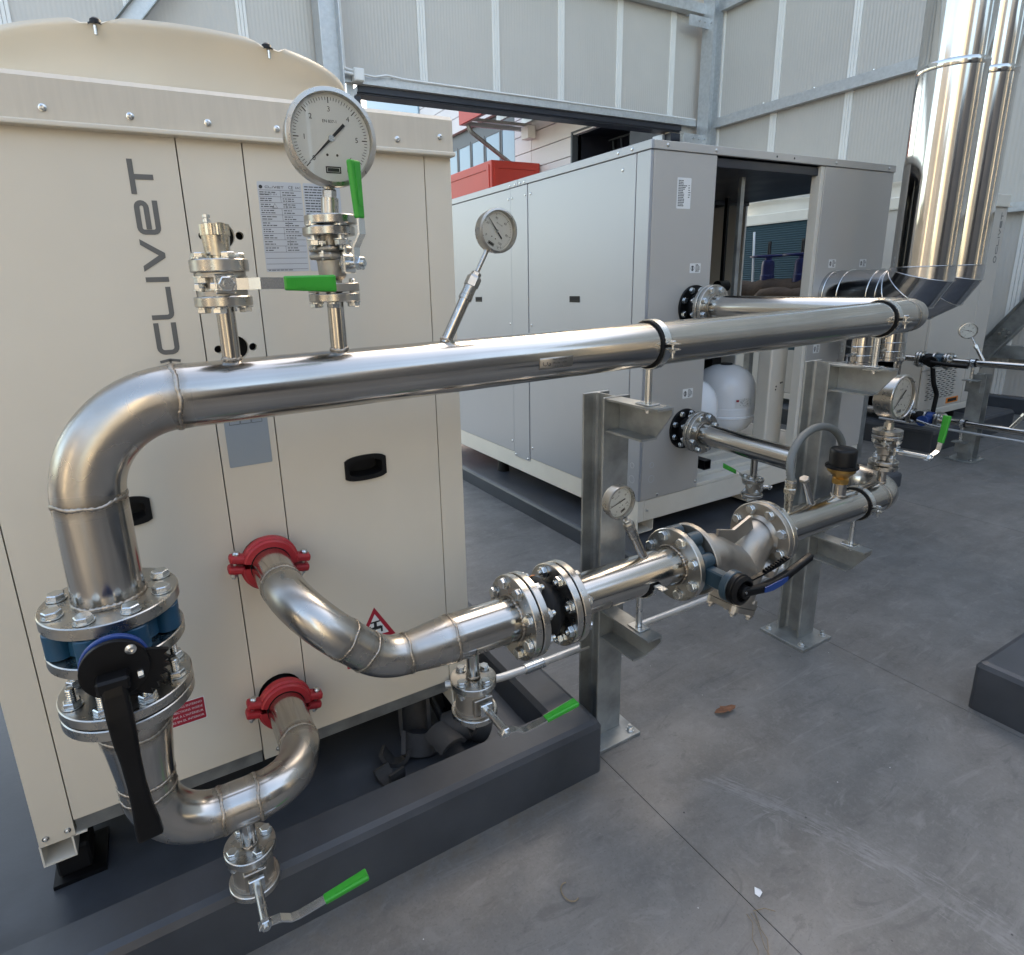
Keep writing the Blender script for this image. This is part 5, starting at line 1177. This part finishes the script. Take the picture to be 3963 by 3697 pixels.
# expansion tanks inside
def tank(label,x,y,z0):
    t=thing('expansion_tank',label,'tank',(x,y,z0),'white expansion tanks in the open bay')
    r=.205; pr=[(0,0),(.06,.004),(.12,.022),(.17,.055),(.196,.095),(r,.135)]
    part('lower_shell',MB().lathe(pr,T(x,y,z0),44,True),M['tank'],t)
    part('rim_band',MB().lathe([(r,.135),(r+.006,.139),(r+.006,.150),(r-.002,.156),(r,.162),(r,.202),(r+.001,.206),(r-.001,.210)],T(x,y,z0),44),M['tank'],t)
    up_=[(r-.001,.210),(r,.30),(.198,.365),(.178,.415),(.14,.458),(.09,.484),(.045,.494),(0,.495)]
    part('upper_shell',MB().lathe(up_,T(x,y,z0),44,True),M['tank'],t)
    part('valve_cap',MB().cyl((x,y,z0+.492),(x,y,z0+.504),.042,n=20,c=.003),M['plast'],t)
    part('stand',MB().cyl((x,y,.319),(x,y,z0+.01),.09,.075,n=24),M['cream'],t)
    # wrapped label
    n=8; a0,a1=R(-120),R(-82); vs=[]
    for z in(.222,.285):
        for i in range(n+1): a=a0+(a1-a0)*i/n; vs.append((x+(r+.001)*math.cos(a),y+(r+.001)*math.sin(a),z0+z))
    lb=part('tank_label',MB().add(vs,[(i,i+1,n+2+i,n+1+i) for i in range(n)],True),M['label'],t)
    rdm=random.Random(int(x*10)); mb=MB(); mr=MB()
    for k in range(60):
        a=rdm.uniform(a0+.12,a1-.03); z=z0+rdm.uniform(.226,.28); w_=rdm.uniform(.006,.028); h_=rdm.uniform(.0015,.004)
        p=[(x+(r+.0018)*math.cos(b),y+(r+.0018)*math.sin(b),zz_) for b,zz_ in((a,z),(a+w_,z),(a+w_,z+h_),(a,z+h_))]; mb.add(p,[(0,1,2,3)])
    for k in range(5):
        a=a0+.02+.03*k/2; z=z0+.262; p=[(x+(r+.002)*math.cos(b),y+(r+.002)*math.sin(b),zz_) for b,zz_ in((a,z),(a+.05,z),(a+.05,z+.014),(a,z+.014))]
        if k in(0,3): mr.add(p,[(0,1,2,3)])
    part('label_print',mb,M['grey_ink'],lb); part('label_mark',mr,M['redlab'],lb)
tank('white expansion tank in the open bay, partly hidden behind the front panel',3.03,1.10,.415)
tank('whole white expansion tank in the middle of the open bay',3.68,1.256+.06,.415)
# other gear glimpsed in the bay
bx=thing('control_box','pale box on the bay back wall behind the white tanks','box',(4.2,2.2,.6)); part('box',B(4.05,4.40,2.0,2.5,.35,.95,b=.01),M['label'],bx); part('door_seam',B(4.046,4.049,2.05,2.45,.40,.90),M['silverlab'],bx)
pu=thing('circulator_pump','dark blue circulator pump on a pipe inside the open bay','pump',(4.0,1.75,.9))
part('motor',MB().cyl((3.95,1.7,1.0),(4.2,1.7,1.0),.08,n=24,c=.01),M['navy'],pu); part('pipe',MB().cyl((3.1,1.72,1.0),(3.95,1.7,1.0),.05,n=20),M['navy'],pu); part('volute',MB().lathe([(0,-.06),(.11,-.05),(.12,0),(.11,.05),(0,.06)],axM((3.93,1.7,1.0),(1,0,0)),28),M['navy'],pu); part('bracket',B(3.95,4.05,1.66,1.74,.319,.94),M['black'],pu)
vp=thing('valve_fitting','nickel valve fittings under the long upper pipe inside the bay','valve',(3.3,1.0,1.08)); part('fitting_body',MB().cyl((3.08,.93,1.098),(3.36,.93,1.098),.022,n=16).hexp((3.14,.93,1.098),(3.17,.93,1.098),.034).hexp((3.24,.93,1.098),(3.27,.93,1.098),.034),M['zinc'],vp); part('hanger',B(3.20,3.23,.92,.94,1.12,2.05),M['galv'],vp)
# ================================================================ STEEL FLUES
def flue(label,x,r=.150,yv=.285,zh=1.372,grp='polished steel flues'):
    t=thing('flue',label,'flue',(x,.4,.95),grp)
    Rb=.155
    # mitred bend: horizontal (towards +Y) to vertical
    ang=[0,22.5,67.5,90] ; c=V((x,yv+Rb,zh+Rb))
    def pt(a): a=R(a); return c+V((0,-math.sin(a),-math.cos(a)))*Rb
    # straight gores between mitre planes
    ks=[0,15,45,75,90]; P=[V((x,yv+Rb,zh))]
    # polyline of gore axes
    def cross_line(a): return pt(a)
    line=[V((x,.775,zh)),V((x,yv+Rb*.93,zh))]
    m1=c+V((0,-math.sin(R(30)),-math.cos(R(30))))*Rb/math.cos(R(15)) ; m2=c+V((0,-math.sin(R(60)),-math.cos(R(60))))*Rb/math.cos(R(15))
    seq=[V((x,yv+Rb,zh)),c+V((0,-math.tan(R(15))*Rb,-Rb)),m2*0+c+V((0,-Rb*math.tan(R(15))-2*Rb*math.tan(R(15))*math.cos(R(30)),-Rb+2*Rb*math.tan(R(15))*math.sin(R(30)))),c+V((0,-Rb,-math.tan(R(15))*Rb)),V((x,yv,zh+Rb))]
    dirs=[V((0,-1,0)),V((0,-math.cos(R(30)),math.sin(R(30)))),V((0,-math.cos(R(60)),math.sin(R(60)))),V((0,0,1))]
    def mring(p,d0,d1,rr):
        n_=(d0+d1).normalized(); vs=[]
        for i in range(48):
            a=2*math.pi*i/48; u=V((1,0,0)); v_=d0.cross(u).normalized(); q=p+u*rr*math.cos(a)+v_*rr*math.sin(a)
            s_=(p-q).dot(n_)/d0.dot(n_); vs.append(q+d0*s_)
        return vs
    part('horizontal_duct',MB().cyl((x,.773,zh),(x,yv+Rb,zh),r,n=56),M['ductb'],t)
    rings=[mring(seq[0],dirs[0],dirs[0],r)]+[mring(seq[i],dirs[i-1],dirs[i],r) for i in(1,2,3)]+[mring(seq[4],dirs[3],dirs[3],r)]
    for a,b in zip(rings[:-1],rings[1:]):
        part('bend_gore',MB().add(a+b,[(i,(i+1)%48,48+(i+1)%48,48+i) for i in range(48)],True),M['ductb'],t)
    for i,rg in enumerate(rings):
        part('seam_bead',MB().sweep(rg+[rg[0]],.0032,8,False),M['duct'],t)
    def bead(y=None,z=None,w=.0038):
        if z is not None: F=T(x,yv,z)
        else: F=axM((x,y,zh),(0,1,0))
        part('seam_bead',MB().lathe([(r-.001,-w),(r+w,-w*.5),(r+w,w*.5),(r-.001,w)],F,56,True),M['duct'],t)
    for y in(.748,.66,.49): bead(y=y)
    part('riser',MB().lathe([(r,zh+Rb),(r,2.51),(r,3.5),(r,4.5),(r,7.2)],T(x,yv,0),64),M['duct'],t)
    part('seam_bead',MB().lathe([(r-.001,-.020),(r+.004,-.012),(r+.0015,0),(r+.004,.012),(r-.001,.020)],T(x,yv,2.50),56,True),M['duct'],t)
    bead(z=4.6)
    part('riser_seam',B(-.003,.003,-.002,.002,zh+Rb,7.2),M['duct'],t,T(x,yv,0)@Mx.Rotation(R(-100),4,'Z')@T(r,0,0))
    # condensate leg below the duct
    ys_=.575
    part('drain_leg',MB().cyl((x,ys_,zh-.08),(x,ys_,.985),.100,n=44),M['duct'],t)
    for z in(1.075,1.02): part('seam_bead',MB().lathe([(.099,-.005),(.104,0),(.099,.005)],T(x,ys_,z),44,True),M['duct'],t)
    part('drain_cap',MB().cyl((x,ys_,.958),(x,ys_,.985),.106,n=44,c=.004),M['duct'],t)
    part('cap_clip',B(x-.15,x-.09,ys_-.05,ys_-.02,1.028,1.038),M['zinc'],t)
    return t
flue('nearer polished steel flue rising from the silver cabinet',3.935); flue('farther polished steel flue close behind the first',4.252)
# ================================================================ FAR UNIT BY THE SIDE WALL
fu=thing('heat_pump_unit','far pale cabinet with dark finned side and slotted grille behind the flues','cabinet',(6.45,2.2,.19))
fx0,fx1,fy0,fy1=5.95,6.96,1.115,3.6
def FP(name,mt,*a,b=.004): return part(name,B(*a,b=b),M[mt],fu)
fpal=mat('pale_grey_beige_enamel',(.52,.485,.43),.42,0,(1.5,.04))
part('front_panel',B(fx0,6.70,fy0,fy0+.02,.66,2.02,b=.003),fpal,fu); part('front_panel',B(6.705,fx1,fy0,fy0+.02,.30,2.02,b=.003),fpal,fu)
ho=[]
for r_ in range(14):
    for c_ in range(6):
        x=6.045+.083*c_+(.03 if r_%2 else 0); z=.385+.0185*r_; ho.append(rrect(x,x+.064,z,z+.0105,.004,2))
part('louvre_panel',MB().prism(rect(fx0,6.70,.30,.656),-.01,0,FY(fy0+.004),ho),fpal,fu); part('louvre_backing',B(fx0+.02,6.68,fy0+.05,fy0+.06,.32,.65),M['dark'],fu)
part('info_plate',MB().prism(rect(6.43,6.64,.318,.368),0,.003,FY(fy0+.004),[rect(6.455,6.615,.328,.358)]),M['orange'],fu); part('info_window',B(6.455,6.615,fy0+.001,fy0+.0035,.328,.358),M['dark'],fu)
part('side_coil',B(fx0,fx0+.03,fy0+.62,fy1,.75,2.02),M['coil'],fu); part('corner_panel',B(fx0,fx0+.02,fy0+.022,fy0+.615,.30,2.02,b=.003),fpal,fu); part('side_lower',B(fx0,fx0+.02,fy0+.24,fy1,.30,.745,b=.003),fpal,fu)
part('core',B(fx0+.035,fx1-.005,fy0+.065,fy1-.01,.28,2.03),M['dark'],fu); part('side_panel',B(fx1-.003,fx1,fy0+.022,fy1,.3,2.02),fpal,fu)
part('top_trim',B(fx0-.008,fx1+.008,fy0-.008,fy1,2.022,2.115,b=.005),M['cream'],fu); part('trim_lip',B(fx0-.02,fx1+.02,fy0-.02,fy1,2.014,2.0215),M['cream'],fu)
part('base_frame',B(fx0-.004,fx1+.004,fy0-.004,fy1,.235,.295,b=.004),M['cream'],fu)
for x in(fx0+.1,fx1-.1):
    for y in(fy0+.15,fy1-.2): part('rubber_foot',MB().cyl((x,y,.13),(x,y,.236),.045,n=16),M['rubber'],fu)
for yy in(1.75,2.85):
    part('fan_hood',MB().lathe([(.44,2.116),(.44,2.19),(.455,2.22),(.475,2.235),(.478,2.25)],T(6.455,yy,0),56,True),M['cream'],fu)
part('brand_lettering',clivet(MB(),Mx(((0,-1,0,6.90),(0,0,-1,fy0-.0004),(1,0,0,1.62),(0,0,0,1)))@Mx.Scale(.85,4)),M['grey_ink'],fu)
part('brand_mark',MB().prism(circ(0,0,.03,20),0,.0006,FY(fy0)@T(6.878,1.573,0),[circ(0,0,.02,20)]),M['grey_ink'],fu)
cb=part('black_cable',MB().sweep(fillet([(6.02,fy0-.03,.70),(6.04,fy0-.05,.55),(6.10,fy0-.06,.45),(6.08,fy0-.06,.28)],.05,6),.018,10),M['rubber']); tag(cb,'black corrugated cable hanging in front of the slotted grille','cable')
# gate valves and lagged pipes between cabinet and far unit
lg_=thing('lagged_pipe','bundle of brown-wrapped pipes glimpsed through the open bay','pipe',(5.2,2.1,1.2))
rd=random.Random(3)
part('wrap',MB().sweep([(5.24,2.56,1.28)]+[(5.25+.02*rd.uniform(-1,1),2.48-.085*i,1.36+.012*rd.uniform(-1,1)) for i in range(18)],[.06]+[.108+.014*rd.uniform(-1,1) for i in range(18)],20),M['brown'],lg_)
part('wrap',MB().sweep([(5.02,2.10,1.28)]+[(5.02+.02*rd.uniform(-1,1),2.05-.085*i,1.315+.01*rd.uniform(-1,1)) for i in range(15)],[.06]+[.085+.010*rd.uniform(-1,1) for i in range(15)],20),M['brown'],lg_)
for y in(2.3,1.2): part('support',B(5.2,5.26,y-.03,y+.03,0,1.27),M['galv'],lg_)
def gatev(label,x,y):
    t=thing('gate_valve',label,'valve',(x,y,1.44),'blue gate valves behind the open bay')
    part('bonnet',MB().lathe([(.060,1.44),(.060,1.50),(.056,1.51),(.054,1.60),(.048,1.63),(.03,1.64),(.03,1.66),(0,1.66)],T(x,y,0),28),M['gateblue'],t)
    wl=part('handwheel',MB().lathe([(.145,1.662),(.158,1.666),(.158,1.678),(.145,1.682),(.138,1.672),(.145,1.662)],T(x,y,0),36),M['gateblue'],t)
    for a in range(0,180,60): part('spoke',MB().ribbon([(x-.142*math.cos(R(a)),y-.142*math.sin(R(a)),1.672),(x+.142*math.cos(R(a)),y+.142*math.sin(R(a)),1.672)],.02,.008,(-math.sin(R(a)),math.cos(R(a)),0)),M['gateblue'],wl)
    part('indicator_frame',MB().box(-.028,-.012,-.006,.006,1.68,1.785).box(.012,.028,-.006,.006,1.68,1.785).box(-.028,.028,-.006,.006,1.785,1.80),M['dark'],t,T(x,y,0)@Mx.Rotation(R(55),4,'Z'))
gatev('left blue gate valve with handwheel behind the open bay',5.25,2.19); gatev('right blue gate valve with handwheel behind the open bay',5.25,1.865)
bg_=part('plastic_bag',MB().lathe([(.006,1.46),(.05,1.47),(.062,1.52),(.05,1.57),(.02,1.62),(.005,1.635)],T(5.3,1.72,0),9,True),M['paper']); tag(bg_,'white plastic bag tied beside the right blue gate valve','bag')
pl=part('grey_rod',MB().cyl((5.3,2.40,1.90),(5.24,2.33,1.42),.010,n=10),M['label']); tag(pl,'thin pale rod leaning left of the blue gate valves','rod')
# ================================================================ SMALL PIPES AT THE RIGHT EDGE
sp=thing('support_post','short galvanized post at the right edge under two thin pipes','post',(5.84,.66,0),'galvanized pipe support posts')
part('profile',hcol(MB(),5.83,.655,.1,.1,.008,.006,.012,.70,'y'),M['galv'],sp)
bp=part('base_plate',B(5.72,5.92,.575,.765,0,.012,b=.001),M['galv'],sp)
for x in(5.745,5.895):
    for y in(.60,.74): part('anchor_bolt',MB().hexp((x,y,.012),(x,y,.026),.012),M['zinc'],bp)
for z in(.66,.16): part('bracket',MB().box(5.70,5.779,.63,.73,z-.006,z).box(5.773,5.779,.63,.73,z-.10,z-.0065),M['galv'],sp)
def small_run(label,z,ya,vm,mtv,hl,elbow):
    t=thing('pipe_run',label,'pipe',(5.75,.5,z)); r=.0255
    part('tube',MB().sweep([(5.75,.86,z),(5.75,.3,z+.002),(5.75,-3.2,z+.012)],r,24),M['steel_y'],t)
    pts=[(5.75,1.08,z),(5.75,1.16,z)] if not elbow else fillet([(5.75,1.08,z),(5.75,1.225,z),(5.75,1.225,z-.22)],.06,8)
    if not elbow: pts=fillet([(5.75,1.08,z),(5.75,1.5,z),(5.96,1.6,z)],.1,8)
    part('tube',MB().sweep(pts,r,24),M['steel_bend'],t)
    for y in(1.075,1.055,.955,.875,.855):
        f_=flange(t,axM((5.75,y,z),(0,-1,0)),.068,.02,.013)
        if y in(1.075,.875): bolts(f_,axM((5.75,y,z),(0,1,0)),.052,4,.014,.034,.004)
    part('joint',MB().lathe([(.035,0),(.05,.03),(.05,.05),(.035,.08)],axM((5.75,1.042,z),(0,-1,0)),24,True),M['rubber'],t)
    v=thing('butterfly_valve',vm,'valve',(5.75,.91,z),'butterfly valves with black levers')
    part('body',MB().cyl((5.75,.94,z),(5.75,.89,z),.055,n=28),M[mtv],v); part('neck',MB().cyl((5.75,.915,z),(5.62,.915,z),.018,n=16),M[mtv],v)
    part('notch_plate',MB().cyl((5.62,.915,z),(5.60,.915,z),.042,n=24),M['black' if hl else mtv],v)
    if hl: part('lever',MB().sweep([(5.595,.915,z),(5.59,.80,z-.01),(5.59,.66,z-.012)],[.015,.014,.016],12),M['black'],v)
    else: part('lever',MB().sweep([(5.595,.95,z),(5.59,.84,z-.02),(5.59,.72,z-.03)],[.010,.009,.009],10),M['zinc'],v)
    return t
small_run('upper thin stainless pipe leaving at the right edge',.790,1.2,'small valve with black lever on the upper thin pipe','teal',True,True)
small_run('lower thin stainless pipe leaving at the right edge',.306,1.2,'small bright blue valve on the lower thin pipe','blue2',False,False)
pipe_clamp('small clamp on the upper thin pipe at the short post',(5.75,.69,.7915),(0,1,0),.0255,.09,.03,rodr=.011); pipe_clamp('small clamp on the lower thin pipe at the short post',(5.75,.69,.308),(0,1,0),.0255,.10,.03,rodr=.011)
tn=part('conduit',MB().sweep([(5.72,1.3,.248),(5.72,.8,.246),(5.72,-3.2,.235)],.011,12),M['galv2']); tag(tn,'thin galvanized conduit below the thin pipes at the right edge','conduit')
PYo=PY
def far_thermo(label,base,d):
    d=V(d).normalized(); o_=V(base); c=o_+d*.26; z_=V((-.75,-.66,0)).normalized(); y_=(d-z_*d.dot(z_)).normalized(); x_=y_.cross(z_); F=Mx.Identity(4)
    for i in range(3): F[i][0]=x_[i]; F[i][1]=y_[i]; F[i][2]=z_[i]
    F.translation=c
    g_=gauge('thermometer',label,F,.062,.03,[0,20,40,60,80,100],'°C',R(225),R(270),.3,False,None,minor=4)
    part('stem',MB().cyl(o_,o_+d*.11,.014,n=14).hexp(o_+d*.11,o_+d*.14,.018).cyl(o_+d*.14,c-d*.055,.006,n=10),M['flange'],g_); return g_
far_thermo('small thermometer leaning left above the upper thin pipe at the right edge',(5.75,.63,.81),(0,.5,.866))
far_thermo('thermometer leaning out of the frame above the lower thin pipe',(5.75,.385,.33),(0,-.5,.866))
# ================================================================ SMALL THINGS ON THE FLOOR AND IN THE TRAY
def half_shell(label,x,y,z,rotz,tilt,r=.052,L=.16,t=.016,arc=(200,340)):
    F=T(x,y,z)@Mx.Rotation(R(rotz),4,'Z')@Mx.Rotation(R(tilt),4,'X')
    a0,a1=R(arc[0]),R(arc[1]); n=16
    mb=MB().lathe([(r,-L/2),(r+t,-L/2),(r+t,L/2),(r,L/2),(r,-L/2)],F@Mx.Rotation(R(90),4,'X'),n,False,(a0,a1))
    for a in(a0,a1):
        c,s_=math.cos(a),math.sin(a); mb.add([(r*c,r*s_,-L/2),((r+t)*c,(r+t)*s_,-L/2),((r+t)*c,(r+t)*s_,L/2),(r*c,r*s_,L/2)],[(0,1,2,3)],False,F@Mx.Rotation(R(90),4,'X'))
    o=part('insulation_shell',mb,M['shell']); return tag(o,label,'insulation','loose black pipe insulation shells')
half_shell('upright black insulation shell leaning in the tray under the beige cabinet',.695,.05,.185,-20,72,.040,.17,.012,(180,360))
half_shell('curved black insulation shell lying foremost in the tray',.545,-.095,.135,105,0,.040,.05,.013,(160,330))
half_shell('open black insulation shell in the middle of the tray heap',.665,-.06,.150,-25,30,.044,.07,.014,(185,355))
half_shell('tipped black insulation shell beside the drain valve in the tray',.80,-.06,.145,60,-20,.040,.08,.012,(20,200))
half_shell('rearmost black insulation shell in the tray shadow',.82,.08,.16,30,60,.044,.14,.012,(180,350))
half_shell('flat black insulation shell half buried in the tray heap',.735,-.095,.125,10,5,.045,.09,.012,(30,150))
half_shell('ring-shaped black insulation piece at the right of the tray heap',.86,-.075,.135,80,35,.036,.05,.014,(0,300))
half_shell('small black insulation shell behind the foremost one in the tray',.60,-.02,.125,150,15,.038,.06,.012,(190,350))
lf=MB(); rd=random.Random(5); n=14; vs=[(0,0,.012)]
for i in range(n): a=2*math.pi*i/n; r_=.026*(1+.35*math.sin(2*a)+.2*rd.uniform(-1,1)); vs.append((r_*1.25*math.cos(a),r_*.7*math.sin(a),.004+.014*abs(math.sin(a*1.5+1))))
lf.add(vs,[(0,i+1,(i+1)%n+1) for i in range(n)],False,T(1.729,-.338,.001)@Mx.Rotation(R(-30),4,'Z')@Mx.Scale(1.0,4))
o=part('dry_leaf',lf,M['leaf']); o.modifiers.new('s','SOLIDIFY').thickness=.0012; tag(o,'curled brown dry leaf on the concrete floor','leaf')
w_=MB().add([(0,0,.003),(.018,.004,.008),(.024,.016,.004),(.010,.028,.011),(-.004,.016,.003)],[(0,1,2,3,4)],False,T(1.245,-.835,0)@Mx.Scale(.75,4)); o=part('paper_scrap',w_,M['paper']); o.modifiers.new('s','SOLIDIFY').thickness=.001; tag(o,'small white scrap lying near the floor joint','scrap')
sw_=[]; 
stw=MB()
for k in range(3):
    b=V((1.20-.01*k,-.855+.004*k,.004)); pts=[b]
    for i in range(7): pts.append(pts[-1]+V((-.010+rd.uniform(-.008,.008),-.016+rd.uniform(-.006,.006),rd.uniform(-.001,.003))))
    for p in pts: p.z=max(p.z,.003)
    stw.sweep(pts,.0009,5)
stw.sweep([(1.20,-.85,.004),(1.225,-.862,.010),(1.245,-.878,.005)],.001,5)
tag(part('straw_twig',stw,M['straw']),'dry straw wisp lying across the floor joint','straw')
cu=[(.842+.020*math.cos(R(a)),-.585+.026*math.sin(R(a)),.003+.0015*(a%3)) for a in range(70,300,15)]
tag(part('fibre_curl',MB().sweep(cu,.0016,6),M['straw']),'thin curled pale fibre on the floor in front of the plinth','fibre')
for (x,y) in((1.85,-.62),(1.61,-.12),(1.45,-.20),(2.05,-.75)):
    pass
